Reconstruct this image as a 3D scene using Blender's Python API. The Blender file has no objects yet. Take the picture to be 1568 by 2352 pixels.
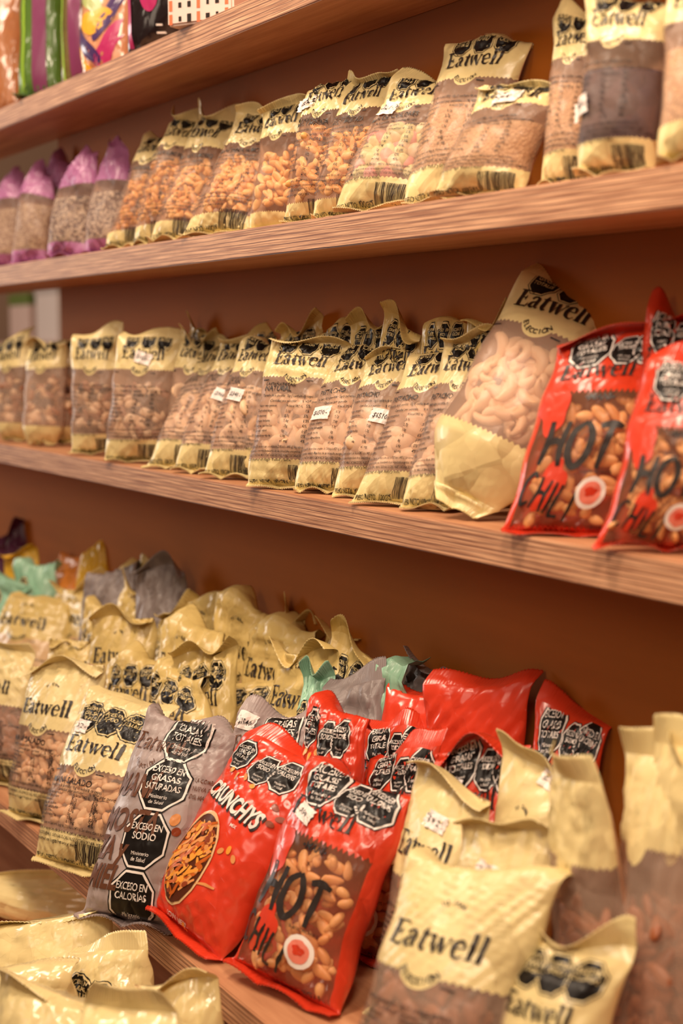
import bpy, bmesh, math, random
import numpy as np
from mathutils import Matrix, Vector

SC = bpy.context.scene
COL = SC.collection

# ------------------------------------------------------------------ camera, world, lights, exposure
cam_d = bpy.data.cameras.new('camera'); cam = bpy.data.objects.new('camera', cam_d); COL.objects.link(cam)
cam.matrix_world = Matrix(((0.500304, -0.092485, 0.860896, 0.000000),
    (0.865850, 0.053439, -0.497442, 0.000000),
    (0.000000, 0.994279, 0.106814, 1.350000),
    (0.000000, 0.000000, 0.000000, 1.000000)))
cam_d.sensor_fit = 'VERTICAL'; cam_d.sensor_height = 23.52; cam_d.lens = 35.0
cam_d.dof.use_dof = True; cam_d.dof.focus_distance = 1.87; cam_d.dof.aperture_fstop = 2.2
cam_d.clip_start = 0.05
SC.camera = cam
SC.view_settings.view_transform = 'Standard'; SC.view_settings.look = 'None'
SC.view_settings.gamma = 1.0; SC.view_settings.use_curve_mapping = False
SC.view_settings.exposure = -0.28
SC.cycles.transparent_max_bounces = 10
SC.cycles.max_bounces = 8

w = bpy.data.worlds.new('world'); SC.world = w; w.use_nodes = True
w.node_tree.nodes['Background'].inputs[0].default_value = (1.0, 0.56, 0.34, 1)
w.node_tree.nodes['Background'].inputs[1].default_value = 0.19

def area(name, loc, target, size, power, color, sy=None):
    l = bpy.data.lights.new(name, 'AREA'); l.energy = power; l.color = color; l.size = size
    if sy: l.shape = 'RECTANGLE'; l.size_y = sy
    o = bpy.data.objects.new(name, l); COL.objects.link(o); o.location = loc
    o.rotation_euler = (Vector(target) - Vector(loc)).to_track_quat('-Z', 'Y').to_euler()
    return o
WARM = (1.0, 0.78, 0.58)
area('ceiling_lamp_key', (-1.3, 0.14, 2.8), (-1.5, 0.75, 1.0), 0.42, 35, WARM)
area('ceiling_lamp_near', (-0.3, 0.2, 2.15), (-0.95, 0.8, 0.8), 0.3, 18, WARM)
area('ceiling_lamp_far', (-2.9, 0.12, 2.8), (-2.5, 0.85, 1.2), 0.45, 24, WARM)
area('aisle_fill', (-0.6, -1.7, 2.5), (-1.8, 0.9, 0.9), 1.0, 17, WARM)  # soft fill added in front to lift the shelves, not a ceiling fitting
for i, (x, y) in enumerate([(-1.9, -0.35), (-1.35, -0.55), (-2.5, -0.4), (-0.5, -0.6)]):
    l = bpy.data.lights.new('ceiling_spot', 'POINT'); l.energy = 3.0; l.color = (1, .82, .62); l.shadow_soft_size = 0.025
    o = bpy.data.objects.new('ceiling_spot', l); COL.objects.link(o); o.location = (x, y, 2.6)
area('far_stock_fill', (-6.2, -1.0, 1.8), (-4.5, 1.5, 1.4), 1.2, 60, (1, .93, .85))  # added light that brightens the far stock; there is no window

# ------------------------------------------------------------------ node helpers
def newmat(name):
    m = bpy.data.materials.new(name); m.use_nodes = True
    nt = m.node_tree; return m, nt, nt.nodes['Principled BSDF']
def N(nt, t, **kw):
    n = nt.nodes.new(t)
    for k, v in kw.items(): setattr(n, k, v)
    return n
def MA(nt, op, a, b=None, c=None):
    n = nt.nodes.new('ShaderNodeMath'); n.operation = op
    for i, x in enumerate((a, b, c)):
        if x is None: continue
        if isinstance(x, (int, float)): n.inputs[i].default_value = x
        else: nt.links.new(x, n.inputs[i])
    return n.outputs[0]
def MIXC(nt, f, a, b):
    n = nt.nodes.new('ShaderNodeMix'); n.data_type = 'RGBA'
    for i, x in ((0, f), (6, a), (7, b)):
        if isinstance(x, tuple): n.inputs[i].default_value = x + (1,) if len(x) == 3 else x
        elif isinstance(x, (int, float)): n.inputs[i].default_value = x
        else: nt.links.new(x, n.inputs[i])
    return n.outputs[2]
def srgb(r, g, b):
    return tuple(((c/255)/12.92 if c/255 < .04045 else ((c/255+.055)/1.055)**2.4) for c in (r, g, b))
_cache = {}
def flat(name, col, rough=.5, spec=.5, coat=0):
    if name in _cache: return _cache[name]
    m, nt, b = newmat(name); b.inputs['Base Color'].default_value = (*col, 1)
    b.inputs['Roughness'].default_value = rough; b.inputs['Specular IOR Level'].default_value = spec
    b.inputs['Coat Weight'].default_value = coat
    n = N(nt, 'ShaderNodeTexNoise'); n.inputs['Scale'].default_value = 60
    tc = N(nt, 'ShaderNodeTexCoord'); nt.links.new(tc.outputs['Object'], n.inputs['Vector'])
    bp = N(nt, 'ShaderNodeBump'); bp.inputs['Strength'].default_value = .08; bp.inputs['Distance'].default_value = .002
    nt.links.new(n.outputs['Fac'], bp.inputs['Height']); nt.links.new(bp.outputs[0], b.inputs['Normal'])
    _cache[name] = m; return m

def crumple(nt, b, strength=.35, scale=19):
    tc = N(nt, 'ShaderNodeTexCoord')
    w_ = N(nt, 'ShaderNodeTexNoise'); w_.inputs['Scale'].default_value = 14; w_.inputs['Detail'].default_value = 1
    nt.links.new(tc.outputs['Object'], w_.inputs['Vector'])
    vm = N(nt, 'ShaderNodeVectorMath', operation='MULTIPLY_ADD'); nt.links.new(w_.outputs['Color'], vm.inputs[0]); vm.inputs[1].default_value = (.045, .045, .045); nt.links.new(tc.outputs['Object'], vm.inputs[2])
    h = None
    for sc_, k_ in ((scale, .42), (scale*2.3, .26)):      # flat facets meeting in sharp creases, like crumpled foil
        v = N(nt, 'ShaderNodeTexVoronoi'); v.inputs['Scale'].default_value = sc_; nt.links.new(vm.outputs[0], v.inputs['Vector'])
        d = N(nt, 'ShaderNodeVectorMath', operation='SUBTRACT'); nt.links.new(vm.outputs[0], d.inputs[0]); nt.links.new(v.outputs['Position'], d.inputs[1])
        c = N(nt, 'ShaderNodeVectorMath', operation='SUBTRACT'); nt.links.new(v.outputs['Color'], c.inputs[0]); c.inputs[1].default_value = (.5, .5, .5)
        dt = N(nt, 'ShaderNodeVectorMath', operation='DOT_PRODUCT'); nt.links.new(d.outputs[0], dt.inputs[0]); nt.links.new(c.outputs[0], dt.inputs[1])
        q = MA(nt, 'MULTIPLY', dt.outputs['Value'], k_); h = q if h is None else MA(nt, 'ADD', h, q)
    n = N(nt, 'ShaderNodeTexNoise'); n.inputs['Scale'].default_value = scale*.6; n.inputs['Detail'].default_value = 2
    nt.links.new(tc.outputs['Object'], n.inputs['Vector'])
    h = MA(nt, 'ADD', h, MA(nt, 'MULTIPLY', n.outputs['Fac'], .006))
    bp = N(nt, 'ShaderNodeBump'); bp.inputs['Strength'].default_value = min(1, strength*2.6); bp.inputs['Distance'].default_value = 1.0
    nt.links.new(h, bp.inputs['Height']); nt.links.new(bp.outputs[0], b.inputs['Normal'])

def film(name, col, clear=None, haze=(.62, .46, .36), alpha=.42, vt=.69, vb=.2, rough=.33, scal=.0, coat=.2, side=None, bump=.3, zig=.010):
    """printed foil: opaque band above vt and below vb, hazy clear window between them (UV = flat bag)"""
    if name in _cache: return _cache[name]
    m, nt, b = newmat(name)
    b.inputs['Roughness'].default_value = rough; b.inputs['Coat Weight'].default_value = coat; b.inputs['Coat Roughness'].default_value = .18
    crumple(nt, b, bump)
    if clear is None:
        b.inputs['Base Color'].default_value = (*col, 1); _cache[name] = m; return m
    uv = N(nt, 'ShaderNodeUVMap'); sp = N(nt, 'ShaderNodeSeparateXYZ'); nt.links.new(uv.outputs[0], sp.inputs[0])
    U, V = sp.outputs[0], sp.outputs[1]
    zz = MA(nt, 'MULTIPLY', MA(nt, 'PINGPONG', MA(nt, 'MULTIPLY', U, 44.0), 1.0), zig)
    mask = MA(nt, 'GREATER_THAN', MA(nt, 'ADD', V, zz), vt)
    low = MA(nt, 'LESS_THAN', MA(nt, 'ADD', V, zz), vb)
    mask = MA(nt, 'MAXIMUM', mask, low)
    if scal:
        dx = MA(nt, 'MULTIPLY', MA(nt, 'SUBTRACT', U, .46), .55); dy = MA(nt, 'SUBTRACT', V, vt+.035)
        d = MA(nt, 'SQRT', MA(nt, 'ADD', MA(nt, 'MULTIPLY', dx, dx), MA(nt, 'MULTIPLY', dy, dy)))
        mask = MA(nt, 'MAXIMUM', mask, MA(nt, 'LESS_THAN', d, scal))
    if side:
        au = MA(nt, 'ABSOLUTE', MA(nt, 'SUBTRACT', U, .5))
        mask = MA(nt, 'MAXIMUM', mask, MA(nt, 'GREATER_THAN', au, side))
    c = MIXC(nt, mask, haze, col)
    nt.links.new(c, b.inputs['Base Color'])
    nt.links.new(MA(nt, 'MAXIMUM', mask, alpha), b.inputs['Alpha'])
    _cache[name] = m; return m

def wood_mat():
    m, nt, b = newmat('plywood')
    g = N(nt, 'ShaderNodeNewGeometry'); sp = N(nt, 'ShaderNodeSeparateXYZ'); nt.links.new(g.outputs['Position'], sp.inputs[0])
    tc = N(nt, 'ShaderNodeTexCoord')
    mp = N(nt, 'ShaderNodeMapping'); mp.inputs['Scale'].default_value = (2.2, 28, 60); nt.links.new(tc.outputs['Object'], mp.inputs[0])
    n = N(nt, 'ShaderNodeTexNoise'); n.inputs['Scale'].default_value = 1.6; n.inputs['Detail'].default_value = 8; n.inputs['Roughness'].default_value = .65
    nt.links.new(mp.outputs[0], n.inputs['Vector'])
    r = N(nt, 'ShaderNodeValToRGB'); r.color_ramp.elements[0].position = .3; r.color_ramp.elements[1].position = .72
    r.color_ramp.elements[0].color = (*srgb(168, 110, 74), 1); r.color_ramp.elements[1].color = (*srgb(214, 158, 116), 1)
    nt.links.new(n.outputs['Fac'], r.inputs[0])
    # plies on the cut edge: thin lines across the thickness, wavy along the board
    n2 = N(nt, 'ShaderNodeTexNoise'); n2.inputs['Scale'].default_value = 1.0; n2.inputs['Detail'].default_value = 4
    mp2 = N(nt, 'ShaderNodeMapping'); mp2.inputs['Scale'].default_value = (8, 8, 60); nt.links.new(tc.outputs['Object'], mp2.inputs[0]); nt.links.new(mp2.outputs[0], n2.inputs['Vector'])
    ph = MA(nt, 'ADD', MA(nt, 'MULTIPLY', sp.outputs[2], 1150.0), MA(nt, 'MULTIPLY', n2.outputs['Fac'], 5.5))
    s = MA(nt, 'SINE', ph)
    ln = MA(nt, 'GREATER_THAN', s, .78)
    n3 = N(nt, 'ShaderNodeTexNoise'); n3.inputs['Scale'].default_value = 1.0; n3.inputs['Detail'].default_value = 5
    mp3 = N(nt, 'ShaderNodeMapping'); mp3.inputs['Scale'].default_value = (9, 9, 640); nt.links.new(tc.outputs['Object'], mp3.inputs[0]); nt.links.new(mp3.outputs[0], n3.inputs['Vector'])
    r3 = N(nt, 'ShaderNodeValToRGB'); r3.color_ramp.elements[0].position = .38; r3.color_ramp.elements[1].position = .62
    r3.color_ramp.elements[0].color = (*srgb(150, 98, 66), 1); r3.color_ramp.elements[1].color = (*srgb(222, 172, 132), 1)
    nt.links.new(n3.outputs['Fac'], r3.inputs[0])
    edge = MIXC(nt, MA(nt, 'MULTIPLY', ln, .75), r3.outputs[0], srgb(96, 52, 34))
    sn = N(nt, 'ShaderNodeSeparateXYZ'); nt.links.new(g.outputs['True Normal'], sn.inputs[0])
    ie = MA(nt, 'LESS_THAN', sn.outputs[1], -.6)
    nt.links.new(MIXC(nt, ie, r.outputs[0], edge), b.inputs['Base Color'])
    b.inputs['Roughness'].default_value = .55
    bp = N(nt, 'ShaderNodeBump'); bp.inputs['Strength'].default_value = .35; bp.inputs['Distance'].default_value = .001
    nt.links.new(MA(nt, 'ADD', n3.outputs['Fac'], n.outputs['Fac']), bp.inputs['Height']); nt.links.new(bp.outputs[0], b.inputs['Normal'])
    return m
def panel_mat():
    m, nt, b = newmat('brown_panel')
    tc = N(nt, 'ShaderNodeTexCoord'); mp = N(nt, 'ShaderNodeMapping'); mp.inputs['Scale'].default_value = (1.2, 10, 14)
    nt.links.new(tc.outputs['Object'], mp.inputs[0])
    n = N(nt, 'ShaderNodeTexNoise'); n.inputs['Scale'].default_value = 2; n.inputs['Detail'].default_value = 6
    nt.links.new(mp.outputs[0], n.inputs['Vector'])
    r = N(nt, 'ShaderNodeValToRGB'); r.color_ramp.elements[0].color = (*srgb(150, 84, 20), 1); r.color_ramp.elements[1].color = (*srgb(174, 100, 30), 1)
    nt.links.new(n.outputs['Fac'], r.inputs[0]); nt.links.new(r.outputs[0], b.inputs['Base Color']); b.inputs['Roughness'].default_value = .75; b.inputs['Specular IOR Level'].default_value = .2
    return m

# ------------------------------------------------------------------ mesh helpers
def link(name, me, mats, parent=None):
    o = bpy.data.objects.new(name, me); COL.objects.link(o)
    for m in mats: me.materials.append(m)
    if parent: o.parent = parent
    return o
def mesh_np(name, V, Fs, mi=None, smooth=True, uv=None):
    """V (n,3), Fs: list of arrays (k,3|4)"""
    me = bpy.data.meshes.new(name)
    V = np.asarray(V, np.float32)
    loops = []; starts = []; tot = 0
    for A in Fs:
        A = np.asarray(A, np.int32)
        if not len(A): continue
        loops.append(A.ravel()); starts.append(tot + np.arange(len(A))*A.shape[1]); tot += A.size
    L = np.concatenate(loops); S = np.concatenate(starts)
    me.vertices.add(len(V)); me.vertices.foreach_set('co', V.ravel())
    me.loops.add(len(L)); me.loops.foreach_set('vertex_index', L)
    me.polygons.add(len(S)); me.polygons.foreach_set('loop_start', S.astype(np.int32))
    if mi is not None: me.polygons.foreach_set('material_index', np.asarray(mi, np.int32))
    me.polygons.foreach_set('use_smooth', np.full(len(S), smooth))
    if uv is not None:
        l = me.uv_layers.new(name='UVMap'); l.data.foreach_set('uv', np.asarray(uv, np.float32)[L].ravel())
    me.update(calc_edges=True); me.validate()
    return me
def box_mesh(name, x0, x1, y0, y1, z0, z1, bev=.002):
    bm = bmesh.new(); bmesh.ops.create_cube(bm, size=1)
    for v in bm.verts: v.co = ((x0+x1)/2+v.co.x*(x1-x0), (y0+y1)/2+v.co.y*(y1-y0), (z0+z1)/2+v.co.z*(z1-z0))
    if bev: bmesh.ops.bevel(bm, geom=bm.edges[:], offset=bev, segments=2, affect='EDGES')
    me = bpy.data.meshes.new(name); bm.to_mesh(me); bm.free(); return me

# ------------------------------------------------------------------ setting
WOOD = wood_mat(); PANEL = panel_mat()
def struct(name, me, mat): o = link(name, me, [mat]); o['kind'] = 'structure'; return o
struct('floor', box_mesh('floor', -7.5, 1.5, -3, 4.2, -.05, 0, 0), flat('floor_tile', srgb(120, 84, 60), .5))
struct('wall_back', box_mesh('wall_back', -7.5, 1.5, 4.2, 4.3, 0, 3, 0), flat('wall_paint', srgb(190, 160, 135), .7))
struct('wall_left', box_mesh('wall_left', -7.6, -7.5, -3, 4.3, 0, 3, 0), flat('wall_paint', srgb(190, 160, 135), .7))
def board(x0, x1, y0, y1, z1, label, th=.037):
    o = link('shelf_board', box_mesh('shelf_board', x0, x1, y0, y1, z1-th, z1, .0015), [WOOD])
    o['label'] = label; o['category'] = 'shelf'; o['group'] = 'plywood shelf boards'
board(-3.6, -.2, .9, 1.042, 1.793, 'plywood shelf board across the top left, seen from below, topmost of all')
board(-3.6, -.2, .9, 1.042, 1.505, 'plywood shelf board carrying the lilac and peanut bags, second from the top')
board(-3.6, -.2, .9, 1.042, 1.167, 'plywood shelf board carrying the cashew and pistachio bags, above the deep heap')
board(-3.9, .1, .675, 1.042, .669, 'deep plywood shelf board running diagonally under the heap and the red bags')
board(-3.9, .1, .38, 1.042, .46, 'lowest board hidden beneath the glossy bags in the bottom left corner')
struct('wall_shelf', box_mesh('wall_shelf', -2.916, .1, 1.043, 1.060, 1.13, 2.3, 0), PANEL)
struct('wall_shelf_low', box_mesh('wall_shelf_low', -4.2, .1, 1.043, 1.060, 0, 1.13, 0), PANEL)

# far stock seen past the left end of the back panel
def box_thing(name, label, cat, x, y, z, sx, sy, sz, mat, group=None, tape=None):
    o = link(name, box_mesh(name, -sx/2, sx/2, -sy/2, sy/2, 0, sz, .004), [mat]); o.location = (x, y, z)
    o['label'] = label; o['category'] = cat
    if group: o['group'] = group
    if tape:
        link('lid', box_mesh('lid', -sx/2-.004, sx/2+.004, -sy/2-.004, sy/2+.004, sz-.05, sz+.004, .002), [tape], o)
    return o
ctr = link('far_counter', box_mesh('far_counter', -.9, .9, -.35, .35, 0, 1.38, .01), [flat('counter_paint', srgb(205, 170, 150), .5)])
ctr.location = (-6.55, 2.6, 0); ctr['label'] = 'pale counter far beyond the left end of the shelves'; ctr['category'] = 'counter'
box_thing('carton', 'white carton on the far counter beside the other', 'box', -6.62, 2.45, 1.38, .3, .3, .26, flat('carton_white', srgb(240, 222, 210), .6), tape=flat('carton_grey', srgb(200, 185, 175), .6))
box_thing('carton', 'pinkish carton with green lid, left on the far counter', 'box', -7.0, 2.45, 1.38, .3, .3, .22, flat('carton_pink', srgb(236, 205, 190), .6), tape=flat('leaf_green', srgb(110, 130, 60), .5))

# ------------------------------------------------------------------ flat print (text and shapes), 1 unit = bag width, origin bottom centre
ASP = 1.85
_txt = {}
def subdiv(V, T, L):
    bm = bmesh.new(); vs = [bm.verts.new((x, y, 0)) for x, y in V]
    for t in T:
        try: bm.faces.new([vs[i] for i in t])
        except ValueError: pass
    for _ in range(4):
        es = [e for e in bm.edges if e.calc_length() > L]
        if not es: break
        bmesh.ops.subdivide_edges(bm, edges=es, cuts=1); bmesh.ops.triangulate(bm, faces=[f for f in bm.faces if len(f.verts) > 3])
    bm.verts.ensure_lookup_table(); bm.verts.index_update()
    V = np.array([v.co[:2] for v in bm.verts]); T = np.array([[v.index for v in f.verts] for f in bm.faces]); bm.free()
    return V, T
def text(s, size, off=0, shear=0, align='LEFT', res=1, sub=None, sx=1):
    k = (s, size, off, shear, align, sx)
    if k in _txt: return _txt[k]
    c = bpy.data.curves.new('t', 'FONT'); c.body = s; c.size = 1; c.offset = off; c.shear = shear; c.align_x = align; c.resolution_u = 3 if size > .03 else res
    c.fill_mode = 'FRONT'
    o = bpy.data.objects.new('t', c); COL.objects.link(o)
    dg = bpy.context.evaluated_depsgraph_get(); dg.update(); me = o.evaluated_get(dg).to_mesh()
    V = np.array([v.co[:2] for v in me.vertices]).reshape(-1, 2)*size; V[:, 0] *= sx
    me.calc_loop_triangles(); T = np.array([t.vertices[:] for t in me.loop_triangles]).reshape(-1, 3)
    o.evaluated_get(dg).to_mesh_clear(); COL.objects.unlink(o); bpy.data.objects.remove(o); bpy.data.curves.remove(c)
    if size > .07 and len(T): V, T = subdiv(V, T, .05)
    _txt[k] = (V, T); return V, T
def spline(pts, n=7):
    P = np.array(pts, float)
    if len(P) < 3:
        t = np.linspace(0, 1, 5)[:, None]; return P[0]*(1-t)+P[1]*t
    Q = np.vstack([2*P[0]-P[1], P, 2*P[-1]-P[-2]]); out = []
    for i in range(1, len(Q)-2):
        for t in np.linspace(0, 1, n, endpoint=False):
            a, b, c, d = Q[i-1], Q[i], Q[i+1], Q[i+2]
            out.append(.5*((2*b)+(-a+c)*t+(2*a-5*b+4*c-d)*t*t+(-a+3*b-3*c+d)*t**3))
    out.append(P[-1]); return np.array(out)
def ribbon(pts, n=6):
    """pts: (x, y, width)"""
    P = spline(pts, n); xy = P[:, :2]; d = np.gradient(xy, axis=0); d /= np.linalg.norm(d, axis=1)[:, None]+1e-9
    nn = np.stack([-d[:, 1], d[:, 0]], 1); h = P[:, 2:3]/2
    V = np.vstack([xy+nn*h, xy-nn*h]); k = len(xy); i = np.arange(k-1)
    T = np.vstack([np.stack([i, i+k, i+k+1], 1), np.stack([i, i+k+1, i+1], 1)]); return V, T
def merge(parts):
    Vs, Ts, o = [], [], 0
    for V, T in parts: Vs.append(V); Ts.append(T+o); o += len(V)
    return np.vstack(Vs), np.vstack(Ts)
def xf(VT, x=0, y=0, s=1, rot=0, sx=1):
    V, T = VT; c, n = math.cos(rot), math.sin(rot); W = V*np.array([s*sx, s])
    return np.stack([W[:, 0]*c-W[:, 1]*n+x, W[:, 0]*n+W[:, 1]*c+y], 1), T
GL = {
 'E': (.60, [[(.02,.70,.035),(.30,.705,.05),(.52,.70,.06)], [(.52,.72,.03),(.545,.62,.04),(.55,.55,.01)], [(.17,.72,.15),(.17,.36,.15),(.17,0,.15)], [(.17,.37,.04),(.38,.37,.04)], [(.39,.47,.03),(.385,.37,.05),(.39,.27,.03)], [(.02,.015,.035),(.3,.02,.05),(.53,.02,.06)], [(.53,.0,.03),(.56,.1,.045),(.575,.2,.01)]]),
 'a': (.46, [[(.06,.37,.09),(.12,.46,.07),(.22,.49,.06),(.31,.43,.11),(.32,.30,.13),(.32,.12,.13),(.37,.03,.07),(.45,.06,.03)], [(.30,.29,.03),(.14,.24,.08),(.07,.13,.13),(.13,.03,.09),(.22,.02,.05),(.30,.10,.03)]]),
 't': (.33, [[(.14,.64,.03),(.15,.5,.12),(.15,.3,.135),(.15,.13,.135),(.20,.03,.09),(.31,.06,.03)], [(.01,.47,.04),(.16,.475,.045),(.31,.475,.05)]]),
 'w': (.72, [[(.00,.475,.035),(.12,.48,.04),(.22,.475,.035)], [(.09,.48,.14),(.17,.22,.13),(.24,.0,.07)], [(.24,.0,.04),(.31,.24,.04),(.37,.46,.04)], [(.36,.48,.14),(.43,.22,.13),(.49,.0,.07)], [(.49,.0,.04),(.58,.26,.04),(.65,.47,.05)], [(.55,.475,.03),(.64,.48,.04),(.72,.475,.035)]]),
 'e': (.45, [[(.08,.27,.035),(.22,.28,.035),(.38,.28,.04)], [(.39,.28,.07),(.34,.44,.09),(.22,.49,.05),(.10,.40,.12),(.07,.24,.14),(.11,.09,.12),(.22,.01,.06),(.33,.04,.04),(.41,.12,.02)]]),
 'l': (.26, [[(.12,.76,.13),(.12,.4,.135),(.12,.0,.135)], [(.0,.74,.03),(.08,.745,.04),(.15,.76,.03)], [(.01,.012,.03),(.12,.014,.035),(.23,.012,.03)]]),
}
def logo():
    x = 0; parts = []
    for ch in 'Eatwell':
        adv, st = GL[ch]
        for s in st: parts.append(xf(ribbon(s, 4), x, 0))
        x += adv+.015
    V, T = merge(parts); V[:, 0] -= x/2; V /= x; return V, T     # width 1, centred
LOGO = logo()
def disc(rx, ry, n=24, rings=3, oct=False, fn=None):
    V = [(0, 0)]; T = []
    m = 24 if oct else n
    for r in range(1, rings+1):
        for i in range(m):
            a = 2*math.pi*i/m
            if oct:
                b = (a+math.pi/8) % (math.pi/4)-math.pi/8; k = math.cos(math.pi/8)/math.cos(((a) % (math.pi/4))-math.pi/8)
                a2 = a+math.pi/8
                V.append((rx*k*math.cos(a2)*r/rings, ry*k*math.sin(a2)*r/rings))
            else:
                k = fn(a) if fn else 1
                V.append((rx*k*math.cos(a)*r/rings, ry*k*math.sin(a)*r/rings))
    for i in range(m): T.append((0, 1+i, 1+(i+1) % m))
    for r in range(rings-1):
        for i in range(m):
            a, b = 1+r*m+i, 1+r*m+(i+1) % m; T += [(a, a+m, b+m), (a, b+m, b)]
    return np.array(V, float), np.array(T)
def rect(x0, x1, y0, y1, nx=1, ny=1):
    xs = np.linspace(x0, x1, nx+1); ys = np.linspace(y0, y1, ny+1)
    V = np.array([(x, y) for y in ys for x in xs]); T = []
    for j in range(ny):
        for i in range(nx):
            a = j*(nx+1)+i; T += [(a, a+1, a+nx+2), (a, a+nx+2, a+nx+1)]
    return V, np.array(T)
def arc_text(s, r, cx, cy, size, a0, a1, inward=False):
    out = []
    for i, ch in enumerate(s):
        a = math.radians(a0+(a1-a0)*i/max(1, len(s)-1)); V, T = text(ch, size, .02, 0, 'CENTER')
        if not len(T): continue
        rot = a-math.pi/2 if inward else a+math.pi/2
        out.append(xf((V, T), cx+r*math.cos(a), cy+r*math.sin(a), 1, rot))
    return merge(out)
def oct_ring(r0, r1, ry, n=2, per=6):
    m = 8*per; V = []; T = []
    for k in range(n+1):
        rr = r0+(r1-r0)*k/n
        for i in range(m):
            a = 2*math.pi*i/m; q = math.cos(math.pi/8)/math.cos((a % (math.pi/4))-math.pi/8); a += math.pi/8
            V.append((rr*q*math.cos(a), rr*q*ry*math.sin(a)))
    for k in range(n):
        for i in range(m):
            a, b = k*m+i, k*m+(i+1) % m; T += [(a, a+m, b+m), (a, b+m, b)]
    return np.array(V), np.array(T)
def octagon(D, x, y, r, lines, rot=0, line='white', small=True, ry=1.0, fine=True):
    D.append((xf(oct_ring(r*1.035, r*1.09, ry, 1), x, y, rot=rot), 'black', 0))
    D.append((xf(oct_ring(r*.95, r*1.035, ry, 1), x, y, rot=rot), line, 0))
    D.append((xf(oct_ring(r*.02, r*.95, ry, 7), x, y, rot=rot), 'black', 0))
    c, s = math.cos(rot), math.sin(rot); h = r*.34; n = len(lines)
    for i, l in enumerate(lines):
        yy = (r*.42-i*h*.95+(.0 if n > 2 else -.08*r))*ry
        k = min(1, 1.55*r/(len(l)*h*.66))
        D.append((xf(text(l, h, .010, 0, 'CENTER'), x-yy*s, y+yy*c, 1, rot, sx=k), line if line != 'white' else 'white', 2))
    if small:
        for i, l in enumerate(('Ministerio', 'de Salud')):
            yy = (-r*.52-i*r*.2)*ry; D.append((xf(text(l, r*.19, 0, 0, 'CENTER'), x-yy*s, y+yy*c, 1, rot), line, 2))
OC = [['EXCESO EN', 'GRASAS', 'TOTALES'], ['EXCESO EN', 'GRASAS', 'SATURADAS'], ['EXCESO EN', 'SODIO'], ['EXCESO EN', 'CALORÍAS']]
def cream_design(kind, octs=True, vt=.69):
    D = []
    y0 = vt*ASP
    D.append((xf(LOGO, -.04, y0+.125, .66), 'ink', 1))
    D.append((arc_text('ELECCIÓN', .155, -.04, y0+.09, .055, 218, 322), 'ink', 1))
    D.append((arc_text('TU SANA', .12, -.02, y0+.30, .035, 125, 55, True), 'ink', 1))
    if octs:
        for i in range(3): octagon(D, -.24+.25*i, y0+(.36 if vt > .6 else .46), .115 if vt > .6 else .15, OC[(0, 2, 3)[i]], line='cream', small=False)
    D.append((rect(-.44, -.36, y0-.055, y0-.045), 'ink', 1)); D.append((rect(.12, .2, y0-.055, y0-.045), 'ink', 1))
    nm = dict(bbq='MANÍ SABOR HUMO BBQ', miel='MANÍ CON SABOR A MIEL Y MOSTAZA', poro='MIX DE COLORES', gen='', caju='CASTAÑA DE CAJÚ NATURAL', pista='PISTACHO', mani='MANÍ SALADO').get(kind, '')
    y = y0-.17; g = (y-.32)/.78
    if kind == 'none': return D
    if nm:
        sz = .078; k = min(1, .80/(len(nm)*sz*.62)); k = max(k, .62)
        if len(nm) > 20:
            D.append((xf(text(nm[:16], sz*.6, .02), -.40, y+.06), 'ink', 1)); D.append((xf(text(nm[16:].strip(), sz, .02), -.40, y), 'ink', 1))
        else: D.append((xf(text(nm, sz, .02), -.40, y, sx=k), 'ink', 1))
    D.append((xf(text('Tamaño de la porción: 15g (1 cuchara de sopa)', .040, .013), -.41, y-.06*g, sx=.85), 'ink', 1))
    D.append((xf(text('Cantidad por porción', .038, .013), -.28, y-.115*g), 'ink', 1))
    D.append((xf(text('% VD* por porción', .038, .013), .12, y-.115*g), 'ink', 1))
    lab = ['Valor energético', 'Carbohidratos', 'Proteínas', 'Grasas totales', 'Grasas saturadas', 'Grasas trans', 'Fibra alimentaria', 'Sodio']
    val = ['91kcal/382 kj', '5,1g', '2,7g', '7,0g', '1,3g', '0g', '0,8g', '61 mg']; pc = ['5%', '1%', '5%', '13%', '6%', '(-)%', '0%', '4%']
    for i in range(8):
        yy = y-.165*g-i*.052*g
        D.append((xf(text(lab[i], .036, .012), -.43, yy), 'ink', 1))
        D.append((xf(text(val[i], .038, .012), -.06, yy), 'ink', 1)); D.append((xf(text(pc[i], .045, .014), .18, yy), 'ink', 1))
    yy = y-.165*g-8*.052*g-.01
    for i, s in enumerate(['% Valores Diarios con base a una dieta de 2000 kcal u 8400 kJ. Sus valores diarios pueden', 'ser mayores o menores dependiendo de sus necesidades energéticas. Valores diarios según',
                           'PUEDE CONTENER MANÍ, CASTAÑAS DE CAJÚ, NUEZ, CASTAÑA DE PARÁ, PISTACHO, ALMENDRA', 'Conservar en lugar fresco y seco.']):
        D.append((xf(text(s, .038 if i != 3 else .042, .006), -.46, yy-i*.047, sx=(.6, .62, .58, 1)[i]), 'ink', 1))
    D.append((xf(text('PESO NETO: 100GRS.', .058, .012), -.46, .14), 'ink', 1))
    rng = random.Random(5); x = .08
    while x < .42:
        bw = rng.choice((.004, .006, .010, .013)); D.append((rect(x, x+bw, .15, .34, 1, 4), 'ink', 1)); x += bw+rng.choice((.004, .006, .009))
    D.append((xf(text('7 798347 600681 >', .042, .006), .07, .105), 'ink', 1))
    return D
def polys(strokes, w, x, y, s, rot=0, sx=1):
    return xf(merge([ribbon([(a, b, w*k) for (a, b), k in zip(st, [.7]+[1]*(len(st)-2)+[.6])], 5) for st in strokes]), x, y, s, rot, sx)
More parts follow.
